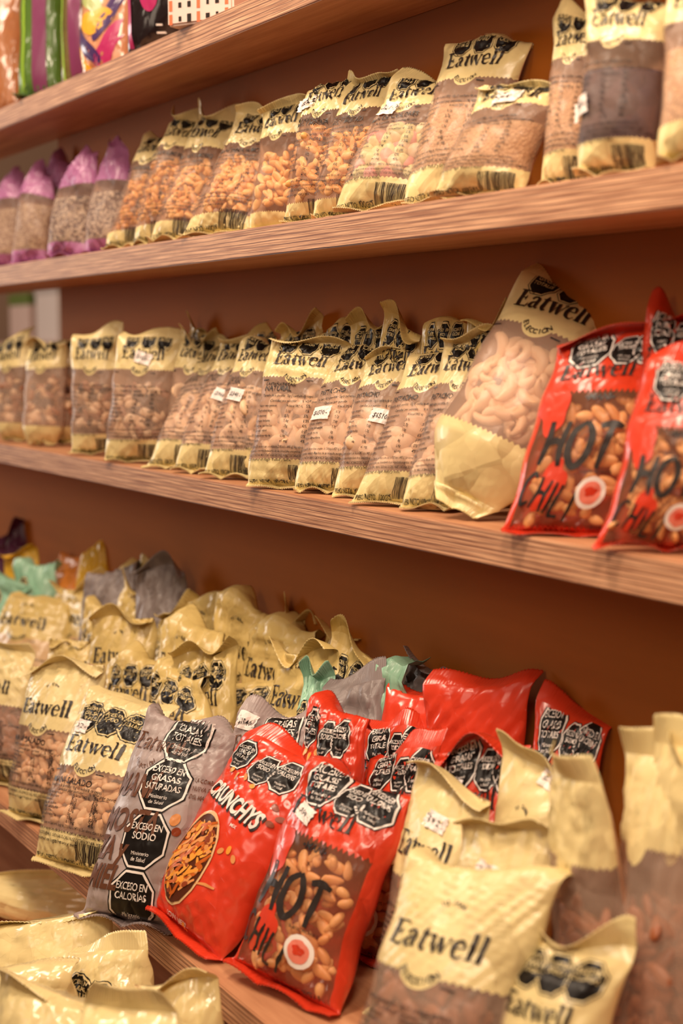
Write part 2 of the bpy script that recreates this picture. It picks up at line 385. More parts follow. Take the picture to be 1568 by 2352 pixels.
BR = {'H': [[(.05,1),(.1,.5),(.02,0)], [(.05,.45),(.25,.55),(.45,.5)], [(.48,1),(.44,.5),(.5,0)]], 'O': [[(.3,1),(.05,.75),(.03,.3),(.25,0),(.48,.25),(.5,.7),(.3,1.02)]], 'T': [[(0,.92),(.25,1),(.5,.95)], [(.27,1),(.25,.5),(.22,0)]],
      'C': [[(.45,.9),(.25,1),(.05,.7),(.05,.3),(.25,0),(.48,.15)]], 'I': [[(.1,1),(.12,.5),(.08,0)]], 'L': [[(.08,1),(.06,.4),(.08,.03),(.4,.05)]]}
def brush(word, w, x, y, s, rot=0, sx=1):
    parts = []; cx = 0
    for ch in word: parts.append(polys(BR[ch], w, cx, 0, 1)); cx += (.3 if ch == 'I' else .62)
    V, T = merge(parts); return xf((V, T), x, y, s, rot, sx)
def chili_design():
    D = []; y0 = .66*ASP
    D.append((xf(LOGO, -.08, y0+.10, .62), 'ink', 1))
    octagon(D, -.20, y0+.37, .18, OC[0], rot=.08); octagon(D, .10, y0+.33, .13, OC[2]); octagon(D, .31, y0+.35, .16, OC[3], rot=-.1)
    blob = lambda a: 1+.16*math.sin(3*a+1)+.10*math.sin(5*a)
    D.append((xf(disc(.13, .20, 30, 4, fn=blob), -.34, y0-.16, rot=.4), 'red', 0)); D.append((xf(disc(.10, .2, 30, 4, fn=blob), -.18, .47, rot=-.3), 'red', 0))
    D.append((xf(text('•MANÍ•', .075, .03, .2), -.10, y0-.10), 'ink', 1))
    D.append((brush('HOT', .17, -.33, .62, .34, -.05), 'ink', 1))
    D.append((brush('CHILI', .15, -.45, .34, .24, -.30, .85), 'ink', 1))
    D.append((xf(disc(.12, .12, 30, 3), .17, .42), 'white', 2)); D.append((xf(disc(.085, .085), .17, .42), 'rose', 3))
    D.append((xf(disc(.05, .035, fn=blob), .17, .43), 'red', 4)); D.append((xf(text('SABOR PICANTE', .034, .01, 0, 'CENTER'), .17, .56), 'ink', 3))
    D.append((xf(text('100GRS', .05, .01), .2, .15), 'ink', 2))
    return D
def crunch_design():
    D = []; rng = random.Random(11)
    octagon(D, -.30, 1.55, .135, OC[0]); octagon(D, .0, 1.50, .125, OC[2]); octagon(D, .22, 1.52, .13, OC[3])
    D.append((xf(text('CRUNCHYS', .19, .05, .18, 'CENTER'), -.055, 1.105, rot=-.10, sx=.66), 'ink', 1))
    D.append((xf(text('CRUNCHYS', .19, .035, .18, 'CENTER'), -.07, 1.12, rot=-.10, sx=.66), 'white', 2))
    D.append((xf(text('MIX', .04, .01), .06, 1.02), 'white', 2))
    fn = lambda a: 1-.10*math.sin(a)*math.cos(a)
    cx, cy, ro = -.17, .64, -.10
    D.append((xf(disc(.235, .40, 40, 5, fn=fn), cx, cy, rot=ro), 'rim', 1)); D.append((xf(disc(.215, .375, 40, 5, fn=fn), cx, cy-.005, rot=ro), 'bowl', 2))
    c, s = math.cos(ro), math.sin(ro)
    for i in range(150):
        a = rng.uniform(0, 6.283); r = math.sqrt(rng.random())*.88
        px, py = .205*r*math.cos(a), .36*r*math.sin(a); X, Y = cx+px*c-py*s, cy+px*s+py*c
        if i % 3 == 0:
            L = rng.uniform(.05, .09); rr = rng.uniform(-.6, .3)
            D.append((xf(ribbon([(-L, 0, .018), (0, rng.uniform(-.012, .012), .026), (L, 0, .018)], 3), X, Y, 1, rr+1.0), rng.choice(('nutA', 'nutB', 'nutC')), 3+i/60))
        else: D.append((xf(disc(rng.uniform(.024, .034), rng.uniform(.018, .026), 10, 1), X, Y, rot=rng.uniform(0, 3)), rng.choice(('nutA', 'nutB', 'nutC', 'nutD')), 3+i/60))
    for X, Y, q in ((.1, .82, 'nutB'), (.17, .86, 'nutA'), (.24, .82, 'nutB'), (-.30, 1.40, 'nutA'), (-.2, 1.37, 'nutA'), (-.1, 1.40, 'nutB'), (.02, 1.36, 'nutA'), (.3, 1.30, 'nutD'), (.38, 1.24, 'nutD'), (.34, 1.18, 'nutD')):
        D.append((xf(disc(.035, .022, 12, 1), X, Y, rot=X*9), q, 1))
    D.append((xf(ribbon([(-.1, 0, .014), (0, .01, .024), (.1, 0, .014)]), .12, .52, 1, .25), 'nutB', 1))
    D.append((xf(text('CONT. NETO', .045, .01), -.2, .16), 'white', 1)); D.append((xf(text('150g', .085, .02), -.18, .08), 'white', 1)); D.append((xf(disc(.025, .04), .03, .15), 'nutA', 1))
    D.append((xf(text('MANÍ', .07, .01), -.47, .22, 1, 1.2), 'white', 1))
    return D
def grey_design():
    D = []
    D.append((xf(LOGO, -.17, 1.43, .55), 'brown', 1))
    D.append((arc_text('SELECCIÓN', .12, -.22, 1.40, .045, 210, 330), 'brown', 1))
    for i, (t, y) in enumerate((('MANÍ', 1.06), ('MOSTA', .78), ('ZA y', .56), ('MIEL', .34))):
        D.append((xf(text(t, .25, .035, .25), -.47, y, sx=.75), 'brown', 1))
    for i, y in enumerate((1.60, 1.18, .73, .28)):
        octagon(D, .07, y, .225, OC[i])
    for i, t in enumerate(('LA COMBINACIÓN', 'NUEVA DE SABOR', 'DEL MANÍ')): D.append((xf(text(t, .05, .01), .31, 1.25-.07*i, sx=.6), 'brown', 1))
    D.append((xf(disc(.04, .05), .29, .92), 'nutB', 1)); D.append((xf(disc(.035, .035), .33, .83), 'nutD', 1))
    return D
def opaque_design(n):
    D = []
    for i in range(n+1): octagon(D, -.22+.26*i, 1.38-.05*i, .17, OC[(0, 2, 3)[i]], line='cream')
    return D
def tropic_design():
    D = []; b = lambda a: 1+.25*math.sin(2*a+1)+.15*math.sin(3*a)
    for x, y, rx, ry, c in ((-.2, .35, .35, .10, 'violet'), (-.30, .22, .18, .08, 'yellow'), (0, .55, .25, .13, 'yellow'), (.2, .3, .3, .13, 'magenta'), (.25, .62, .3, .1, 'violet'), (-.2, .8, .3, .12, 'leaf'), (.1, .95, .35, .1, 'yellow')):
        D.append((xf(disc(rx, ry, 24, 3, fn=b), x, y, rot=x*3), c, 1+x))
    return D
def dark_design():
    return [(xf(disc(.16, .22, 24, 3), .0, .75), 'magenta', 1), (rect(-.5, -.34, .1, 1.6, 2, 20), 'magenta', 1), (rect(.1, .42, .3, .32), 'white', 2), (rect(.1, .42, .38, .40), 'white', 2)]
def stripe_design():
    return [(rect(-.10, .22, .02, 1.75, 4, 24), 'plum', 1), (rect(-.34, -.28, .02, 1.75, 1, 24), 'lime', 1)]
PR = dict(ink=flat('print_black', srgb(38, 28, 24), .45), black=flat('seal_black', srgb(20, 16, 15), .42, spec=.3, coat=.08), white=flat('print_white', srgb(240, 232, 225), .4), cream=flat('print_cream', srgb(225, 205, 150), .4),
          brown=flat('print_brown', srgb(104, 64, 44), .45), red=flat('print_red', srgb(212, 60, 34), .35, coat=.3), rose=flat('print_rose', srgb(232, 130, 110), .4), rim=flat('print_rim', srgb(232, 190, 140), .35, coat=.3), bowl=flat('print_bowl', srgb(84, 36, 14), .35, coat=.3),
          nutA=flat('print_nut_gold', srgb(240, 160, 62), .35), nutB=flat('print_nut_light', srgb(222, 150, 88), .35), nutC=flat('print_nut_orange', srgb(196, 96, 30), .35), nutD=flat('print_nut_brown', srgb(140, 60, 28), .35),
          violet=flat('print_violet', srgb(70, 40, 100), .35, coat=.4), yellow=flat('print_yellow', srgb(240, 175, 40), .35, coat=.4), magenta=flat('print_magenta', srgb(190, 50, 110), .3, coat=.4), leaf=flat('print_leaf', srgb(170, 180, 110), .35), lime=flat('print_lime', srgb(150, 190, 60), .3), plum=flat('print_plum', srgb(130, 60, 100), .3))
PRK = list(PR)
_des = {}
def design(key):
    if key in _des: return _des[key]
    k = key[0]
    D = (cream_design(key[1], key[2], key[3]) if k == 'cream' else chili_design() if k == 'chili' else crunch_design() if k == 'crunch' else grey_design() if k == 'grey'
         else opaque_design(key[1]) if k == 'opaque' else tropic_design() if k == 'tropic' else dark_design() if k == 'dark' else stripe_design())
    Vs, Ts, Ms, Ls, o = [], [], [], [], 0
    for (V, T), m, lay in D:
        if not len(T): continue
        Vs.append(V); Ts.append(T+o); Ms.append(np.full(len(T), PRK.index(m))); Ls.append(np.full(len(V), float(lay))); o += len(V)
    V = np.vstack(Vs); T = np.vstack(Ts)
    # wind all triangles counter-clockwise
    a, b, c = V[T[:, 0]], V[T[:, 1]], V[T[:, 2]]; cr = (b[:, 0]-a[:, 0])*(c[:, 1]-a[:, 1])-(b[:, 1]-a[:, 1])*(c[:, 0]-a[:, 0])
    T[cr < 0] = T[cr < 0][:, ::-1]
    r = (np.stack([V[:, 0]*2, V[:, 1]/ASP], 1), T, np.concatenate(Ms), np.concatenate(Ls))
    _des[key] = r; return r

# ------------------------------------------------------------------ bag body
VB, VT = .065, .93
class Bag:
    def __init__(s, W, H, T, seed, lean=0, sh=0, tb=0, bb=1.3, cr=1.0, rnd=0, q=.72, wav=1.0, curl=0, pt=0, pb=0, sl=0, fe=.62):
        s.fe = fe
        s.pt, s.pb, s.sl = pt, pb, sl
        s.W, s.H, s.T = W, H, T; s.rng = np.random.default_rng(seed); r = s.rng
        s.sh, s.rnd, s.q, s.wav, s.curl = sh, rnd, q, wav, curl
        t = np.linspace(0, 1, 401); sm = lambda a, b: np.clip((t-a)/(b-a), 0, 1)**2*(3-2*np.clip((t-a)/(b-a), 0, 1))
        th = bb*(1-sm(VB-.012, VB+.02)) + tb*sm(.90, .955) + .10*np.sin(t*3.1+r.uniform(0, 6))
        y = np.cumsum(np.sin(th))*H/400; z = np.cumsum(np.cos(th))*H/400
        i0 = int(VB*400); s.t = t; s.th = th; s.y = y-y[i0]; s.z = z-z[i0]
        s.k = [(r.uniform(-1, 1)*k, r.uniform(-1, 1)*k*1.4, r.uniform(0, 1), r.uniform(.4, 1)) for k in (3, 4, 5, 6, 8, 10, 13, 16)]
        s.s = [(r.uniform(.8, 2.6), r.uniform(0, 6.3), r.uniform(2, 5)) for _ in range(3)]; s.cr = cr
    def f(s, v):
        x = np.clip((v-VB)/(VT-VB), 0, 1)
        return np.clip(np.sin(np.pi*x**s.q), 0, 1)**s.fe
    def P(s, u, v, side, extra=0):
        u = np.asarray(u, float); v = np.asarray(v, float)
        f = s.f(v); c = np.clip(1-np.abs(u)**2.3, 0, 1)**.58
        if s.rnd: f = np.where(v < .5, np.clip((v-VB*.6)/.22, 0, 1)**.6*s.f(np.maximum(v, .33)), f)
        h = s.T/2*f*c*(1.0 if side > 0 else .8)
        # folds and creases of the film
        cz = 0
        for a, b, p, w in s.k: cz = cz + w*np.abs((u*a+v*b*2+p) % 1-.5)
        env = (.35+.9*np.clip((v-.55)/.3, 0, 1)+.8*np.clip((.2-v)/.12, 0, 1))*np.clip(c*1.3, 0, 1)*np.clip((1-v)/.12, 0.25, 1)
        h = h+side_amp(side)*s.cr*.0034*(cz-1.6)*env*(f > .02)
        # gathers running out of the crimps
        g = np.exp(-((v-VT)/.09)**2)+np.exp(-((v-VB)/.05)**2)
        h = h+s.cr*.0013*np.sin(u*17+s.s[0][1])*g*(f > .05)*c
        h = np.maximum(h, .00035)
        n = h*side
        wv = np.clip((v-.80)/.2, 0, 1)**1.5*s.wav + .35*np.clip((VB+.02-v)/.07, 0, 1)*s.wav
        n = n+wv*(.010*np.sin(u*s.s[0][0]*1.5+s.s[0][1])+.005*np.sin(u*s.s[1][2]+s.s[1][1]))
        low = np.clip((VB-v)/VB, 0, 1)
        n = np.where(v < VB, np.abs(n)*1.4, n)
        n = n+s.curl*np.clip((v-.86)/.14, 0, 1)*(u*.5+.5)**2*.03
        x = u*s.W/2*(1-.14*s.f(v)*(1+.3*s.rnd))
        if s.rnd: x = x*(1-.55*np.clip((.24-v)/.24, 0, 1)**1.3)
        x = x*(1-s.pt*np.clip((v-.5)/.5, 0, 1)**2.2)*(1-s.pb*np.clip((.3-v)/.3, 0, 1)**2)
        x = x*(1+.03*np.sin(v*9+s.s[2][1])+.02*np.sin(v*23+s.s[1][1])*np.sign(u))
        th = np.interp(v, s.t, s.th); y = np.interp(v, s.t, s.y); z = np.interp(v, s.t, s.z)
        n = n+extra
        n = n+s.cr*.004*np.sin(u*2.3+v*7+s.s[2][1])*np.clip(np.sin(np.pi*np.clip((v-VB)/(VT-VB), 0, 1)), 0, 1)*.7
        Y = y-n*np.cos(th); Z = z+n*np.sin(th)+s.sl*u*np.clip((v-.45)/.5, 0, 1)**1.5
        X = x+s.sh*Z
        return np.stack([X, Y, Z], -1)
    def N(s, u, v):
        e = .004; a = s.P(u+e, v, 1)-s.P(u-e, v, 1); b = s.P(u, v+e, 1)-s.P(u, v-e, 1)
        n = np.cross(a, b); return n/(np.linalg.norm(n, axis=-1, keepdims=True)+1e-12)
def side_amp(side): return 1.0 if side > 0 else .7

def grid(b, nu, vs, us=None):
    us = np.sin(np.linspace(-1, 1, nu+1)*math.pi/2*.86)/math.sin(math.pi/2*.86) if us is None else us
    U, V = np.meshgrid(us, vs); A = b.P(U, V, 1); B = b.P(U, V, -1); return U, V, A, B
def quads(nv, nu, off=0, flip=False):
    i, j = np.meshgrid(np.arange(nu-1), np.arange(nv-1)); a = (j*nu+i).ravel()+off
    Q = np.stack([a, a+1, a+nu+1, a+nu], 1); return Q[:, ::-1] if flip else Q
def make_pouch(b, nu, nv, mats, des, root):
    vs = np.linspace(VB, VT, nv+1); U, V, A, B = grid(b, nu, vs)
    n = A.shape[0]*A.shape[1]
    Fs = [quads(nv+1, nu+1), quads(nv+1, nu+1, n, True)]
    rows = np.arange(nv); k = nu+1
    l = np.stack([rows*k, (rows+1)*k, n+(rows+1)*k, n+rows*k], 1); r = np.stack([rows*k+nu, n+rows*k+nu, n+(rows+1)*k+nu, (rows+1)*k+nu], 1)
    Fs += [l, r]
    mi = [np.zeros(len(Fs[0])), np.ones(len(Fs[1])), np.ones(len(l)), np.ones(len(r))]
    Vx = [A.reshape(-1, 3), B.reshape(-1, 3)]; uv = [np.stack([U.ravel()*.5+.5, V.ravel()], 1)]*2
    used = [mats[0], mats[1]]
    if des is not None:
        d, T, M, L = design(des)
        ok = (d[:, 1] > VB+.005) & (d[:, 1] < VT-.002) & (np.abs(d[:, 0]) < .97)
        T2 = ok[T].all(1)
        # interpolate on the film's own grid so that the print lies on it
        us = U[0]; uu = np.clip(d[:, 0], -.98, .98); vv = np.clip(d[:, 1], VB, VT)
        iu = np.clip(np.searchsorted(us, uu)-1, 0, nu-1); iv = np.clip(((vv-VB)/(VT-VB)*nv).astype(int), 0, nv-1)
        fu = ((uu-us[iu])/(us[iu+1]-us[iu]))[:, None]; fv = ((vv-vs[iv])/(vs[iv+1]-vs[iv]))[:, None]
        Pp = (A[iv, iu]*(1-fu)+A[iv, iu+1]*fu)*(1-fv)+(A[iv+1, iu]*(1-fu)+A[iv+1, iu+1]*fu)*fv
        nn = np.cross(A[iv, iu+1]-A[iv, iu], A[iv+1, iu]-A[iv, iu]); nn /= np.linalg.norm(nn, axis=1)[:, None]+1e-12
        Pp = Pp+nn*(.0009+.0004*L)[:, None]
        off = 2*n; Tm = T[T2]+off; Fs.append(Tm)
        keys = np.unique(M[T2]); lut = {int(kk): 2+i for i, kk in enumerate(keys)}; used += [PR[PRK[int(kk)]] for kk in keys]
        mi.append(np.array([lut[int(m)] for m in M[T2]])); Vx.append(Pp); uv.append(np.stack([uu*.5+.5, vv], 1))
    me = mesh_np('pouch', np.vstack(Vx), Fs, np.concatenate(mi), True, np.vstack(uv))
    return link('pouch', me, used, root)
def make_seal(b, v0, v1, name, mat, root, nu=90, teeth=28, amp=.0007):
    us = np.linspace(-1, 1, nu+1); t = np.linspace(0, 1, 7); U, Tt = np.meshgrid(us, t)
    zig = (np.abs((U*teeth/2) % 1-.5)*2)*.006*(Tt**4)
    V = v0+(v1-v0)*Tt+np.where(v1 > v0, -1, 1)*zig
    ex = amp*np.sin(U*math.pi*teeth*1.2)*np.clip(Tt*3, 0, 1)
    A = b.P(U, V, 1, ex); B = b.P(U, V, -1, ex); n = A.size//3
    fl = v1 < v0
    Fs = [quads(7, nu+1, 0, fl), quads(7, nu+1, n, not fl)]
    top = 6*(nu+1)+np.arange(nu); Fs.append(np.stack([top, top+1, top+1+n, top+n], 1))
    uv = np.stack([U.ravel()*.5+.5, V.ravel()], 1)
    me = mesh_np(name, np.vstack([A.reshape(-1, 3), B.reshape(-1, 3)]), Fs, None, True, np.vstack([uv, uv])); return link(name, me, [mat], root)

# ------------------------------------------------------------------ contents
def nut_mesh(kind, mat):
    bm = bmesh.new(); rng = random.Random(len(kind))
    if kind == 'cashew':
        n, m = 12, 8; rings = []
        for i in range(n+1):
            t = i/n; a = (t-.5)*3.3; r = .0045*math.sin(math.pi*min(max(t, .02), .98))**.42*(1.15-.35*t); R = .0085
            c = Vector((R*math.sin(a), 0, -R*math.cos(a)+R*.35)); tn = Vector((math.cos(a), 0, math.sin(a))); nx = Vector((-math.sin(a), 0, math.cos(a)))
            rings.append([bm.verts.new(c+nx*r*math.cos(2*math.pi*j/m)+Vector((0, 1, 0))*r*.85*math.sin(2*math.pi*j/m)) for j in range(m)])
        for i in range(n):
            for j in range(m): bm.faces.new((rings[i][j], rings[i][(j+1) % m], rings[i+1][(j+1) % m], rings[i+1][j]))
        bm.faces.new(rings[0][::-1]); bm.faces.new(rings[-1])
    else:
        bmesh.ops.create_uvsphere(bm, u_segments=12, v_segments=8, radius=1)
        for v in bm.verts:
            x, y, z = v.co
            if kind == 'peanut': k = 1+.06*math.sin(9*x); v.co = (x*.0046*k, y*.0046*k, z*.0078*(1+.1*x))
            elif kind == 'peanut_half': v.co = (x*.0044, (y if y > 0 else y*.25)*.0038-(.0008 if y < 0 and abs(x) < .5 else 0), z*.0085)
            elif kind == 'pistachio': v.co = (x*.0058*(1-.2*z), y*.0052, z*.0088)
            elif kind == 'almond': v.co = (x*.0058*(1-.35*z), y*.0036, z*.0115)
            elif kind == 'raisin': k = 1+.12*math.sin(7*z+3*x)+.1*math.sin(11*y); v.co = (x*.0055*k, y*.0045*k, z*.008*k)
            elif kind == 'candy': v.co = (x*.0075, y*.006, z*.0075)
            else: v.co = v.co*.005
    me = bpy.data.meshes.new(kind); bm.to_mesh(me); bm.free()
    for p in me.polygons: p.use_smooth = True
    me.materials.append(mat); return me
def nutmat(name, c1, c2, rough=.45):
    m, nt, b = newmat(name)
    oi = N(nt, 'ShaderNodeObjectInfo'); tc = N(nt, 'ShaderNodeTexCoord'); n = N(nt, 'ShaderNodeTexNoise'); n.inputs['Scale'].default_value = 260; n.inputs['Detail'].default_value = 3
    nt.links.new(tc.outputs['Object'], n.inputs['Vector'])
    f = MA(nt, 'ADD', MA(nt, 'MULTIPLY', oi.outputs['Random'], .7), MA(nt, 'MULTIPLY', n.outputs['Fac'], .4))
    nt.links.new(MIXC(nt, f, c1, c2), b.inputs['Base Color']); b.inputs['Roughness'].default_value = rough
    b.inputs['Subsurface Weight'].default_value = 0
    return m
NM = dict(
    peanut=[('peanut_half', nutmat('peanut_pale', srgb(246, 206, 160), srgb(228, 170, 120)), 1.35), ('peanut', 'peanut_pale', 1.2)],
    ypeanut=[('peanut', nutmat('peanut_yellow', srgb(240, 176, 88), srgb(210, 130, 52)), 1.0)],
    bbq=[('peanut', nutmat('peanut_orange', srgb(250, 196, 122), srgb(228, 154, 82)), 1.1), ('peanut_half', 'peanut_orange', 1.1)],
    cashew=[('cashew', nutmat('cashew_pale', srgb(250, 216, 176), srgb(236, 190, 146)), 1.15)],
    pista=[('pistachio', nutmat('pistachio_shell', srgb(248, 216, 180), srgb(230, 186, 146)), 1.25)],
    almond=[('almond', nutmat('almond_brown', srgb(170, 100, 60), srgb(132, 70, 38)), 1.15)],
    chili=[('peanut_half', nutmat('peanut_chili', srgb(246, 186, 122), srgb(226, 146, 84)), 1.3), ('almond', 'peanut_chili', 1.0), ('pistachio', 'peanut_chili', .9)],
    mix=[('almond', nutmat('mix_brown', srgb(176, 110, 72), srgb(130, 74, 46)), 1.1), ('raisin', nutmat('raisin_dark', srgb(80, 44, 34), srgb(50, 26, 22)), 1.2), ('cashew', 'cashew_pale', 1.1), ('pistachio', 'pistachio_shell', 1.1)],
    candy=[('candy', nutmat('candy_pale', srgb(236, 214, 150), srgb(226, 200, 168)), 1.2), ('candy', nutmat('candy_green', srgb(214, 214, 150), srgb(226, 210, 150)), 1.2), ('candy', nutmat('candy_pink', srgb(226, 130, 130), srgb(232, 170, 150)), 1.2)])
_nm = {}
def nutlist(kind):
    if kind in _nm: return _nm[kind]
    r = []
    for k, m, s in NM[kind]:
        if isinstance(m, str): m = bpy.data.materials[m]
        r.append((k, nut_mesh(k, m), s))
    _nm[kind] = r; return r
def fill_nuts(b, kind, root, seed, vlo=.10, vhi=.60, maxn=95, umax=.80, scale=1.0):
    rng = random.Random(seed); L = nutlist(kind); sp = (.0135 if kind in ('cashew', 'pista', 'almond', 'chili', 'mix') else .0118)*scale*1.05
    Hh, Ww = b.H*(vhi-vlo), b.W*umax*.9
    nr = max(2, int(Hh/sp)); nc = max(2, int(Ww/sp))
    while nr*nc*1.3 > maxn: sp *= 1.04; nr = max(2, int(Hh/sp)); nc = max(2, int(Ww/sp))
    scale *= sp/((.0135 if kind in ('cashew', 'pista', 'almond', 'chili', 'mix') else .0118)*1.05*scale)*1.04
    cells = [(i, j, 0) for i in range(nr) for j in range(nc)]; back = [(i+.5, j+.5, 1) for i in range(nr) for j in range(nc)]; rng.shuffle(back)
    cells += back[:max(0, maxn-len(cells))]
    for i, j, lay in cells:
        u = -umax+(j+.5+rng.uniform(-.28, .28))/nc*2*umax; v = vlo+(i+.5+rng.uniform(-.3, .3))/nr*(vhi-vlo)
        if abs(u) > umax or v > vhi+.01: continue
        ku, me, s = rng.choice(L); s *= scale*rng.uniform(.88, 1.1)
        th = b.T/2*float(b.f(v))*(1-abs(u)**2.3)**.58
        dep = .0068*s+rng.uniform(0, .003)+lay*.008+.0016*b.cr
        if th < dep*.75: continue
        p = b.P(u, v, 1); n = b.N(u, v); c = p-n*dep
        o = bpy.data.objects.new(ku if ku != 'peanut_half' else 'peanut', me); COL.objects.link(o); o.parent = root
        # long side roughly in the plane of the film
        zax = Vector(np.cross(n, [rng.uniform(-1, 1), rng.uniform(-.3, .3), rng.uniform(-1, 1)])).normalized(); yax = Vector(n).normalized()
        if ku == 'peanut_half': yax = yax*rng.choice((1, -1))
        R = Matrix((yax.cross(zax), yax, zax)).transposed()
        R = R @ Matrix.Rotation(rng.uniform(-.5, .5), 3, 'X') @ Matrix.Rotation(rng.uniform(-.6, .6), 3, 'Z')
        o.matrix_local = Matrix.Translation(Vector(c)) @ R.to_4x4() @ Matrix.Scale(s, 4)
def bulk_mat(name, cols, scale):
    if name in _cache: return _cache[name]
    m, nt, b = newmat(name); tc = N(nt, 'ShaderNodeTexCoord'); v = N(nt, 'ShaderNodeTexVoronoi'); v.inputs['Scale'].default_value = scale
    nt.links.new(tc.outputs['Object'], v.inputs['Vector']); r = N(nt, 'ShaderNodeValToRGB'); r.color_ramp.interpolation = 'CONSTANT'
    while len(r.color_ramp.elements) < len(cols): r.color_ramp.elements.new(.5)
    for i, c in enumerate(cols): r.color_ramp.elements[i].position = i/len(cols); r.color_ramp.elements[i].color = (*c, 1)
    sp = N(nt, 'ShaderNodeSeparateXYZ'); nt.links.new(v.outputs['Color'], sp.inputs[0]); nt.links.new(sp.outputs[0], r.inputs[0]); nt.links.new(r.outputs[0], b.inputs['Base Color'])
    bp = N(nt, 'ShaderNodeBump'); bp.invert = True; bp.inputs['Strength'].default_value = .8; bp.inputs['Distance'].default_value = .003
    nt.links.new(v.outputs['Distance'], bp.inputs['Height']); nt.links.new(bp.outputs[0], b.inputs['Normal']); b.inputs['Roughness'].default_value = .7
    _cache[name] = m; return m
def fill_bulk(b, name, mat, root, vhi=.6):
    us = np.linspace(-.93, .93, 25); vs = np.linspace(VB+.02, vhi, 25); U, V = np.meshgrid(us, vs)
    A = b.P(U, V, 1, -.0025); B = b.P(U, V, -1, .002); top = b.P(us, np.full(25, vhi), 1, -.0025)
    n = A.size//3; k = 25
    l = np.arange(24); Fs = [quads(25, 25), quads(25, 25, n, True), np.stack([24*k+l, 24*k+l+1, n+24*k+l+1, n+24*k+l], 1), np.stack([l*k, (l+1)*k, n+(l+1)*k, n+l*k], 1), np.stack([l*k+24, n+l*k+24, n+(l+1)*k+24, (l+1)*k+24], 1), np.stack([l, n+l, n+l+1, l+1], 1)]
    o = link(name, mesh_np(name, np.vstack([A.reshape(-1, 3), B.reshape(-1, 3)]), Fs), [mat], root); o['kind'] = 'stuff'

STW = flat('sticker_paper', srgb(246, 236, 230), .5); STI = flat('sticker_ink', srgb(50, 45, 48), .5)
def sticker(b, u, v, price, root, seed):
    rng = random.Random(seed); w, h, rot = .030, .0175, rng.uniform(-.25, .1)
    pts = []
    n = 6
    for i in range(n+1): pts.append((-w/2+(.0012 if i % 2 else 0), h/2-h*i/n))
    for i in range(n+1): pts.append((w/2-(.0012 if i % 2 else 0), -h/2+h*i/n))
    V = np.array([(0, 0)]+pts); T = np.array([(0, i, i % (len(V)-1)+1) for i in range(1, len(V))])
    V1, T1 = subdiv(V, T, .006)
    V2, T2 = text(price, .0088, .01, 0, 'CENTER', sx=.8); V2 = V2+np.array([0, -.003])
    def place(Vf, off):
        c, s = math.cos(rot), math.sin(rot); a = Vf[:, 0]*c-Vf[:, 1]*s; z = Vf[:, 0]*s+Vf[:, 1]*c
        uu = u+a/(b.W/2*.87); vv = v+z/b.H; nn = b.N(np.full(1, u), np.full(1, v))[0]
        P0 = b.P(uu, vv, 1); c0 = P0.mean(0); return P0+nn*off
    A = place(V1, .0026); B = place(V2, .0033)
    for M, Tx in ((V1, T1), (V2, T2)):
        a, bb, c = M[Tx[:, 0]], M[Tx[:, 1]], M[Tx[:, 2]]; cr = (bb[:, 0]-a[:, 0])*(c[:, 1]-a[:, 1])-(bb[:, 1]-a[:, 1])*(c[:, 0]-a[:, 0]); Tx[cr < 0] = Tx[cr < 0][:, ::-1]
    me = mesh_np('price_sticker', np.vstack([A, B]), [np.vstack([T1, T2+len(A)])], np.r_[np.zeros(len(T1)), np.ones(len(T2))], False)
    o = link('price_sticker', me, [STW, STI], root); o['label'] = 'small white price sticker'

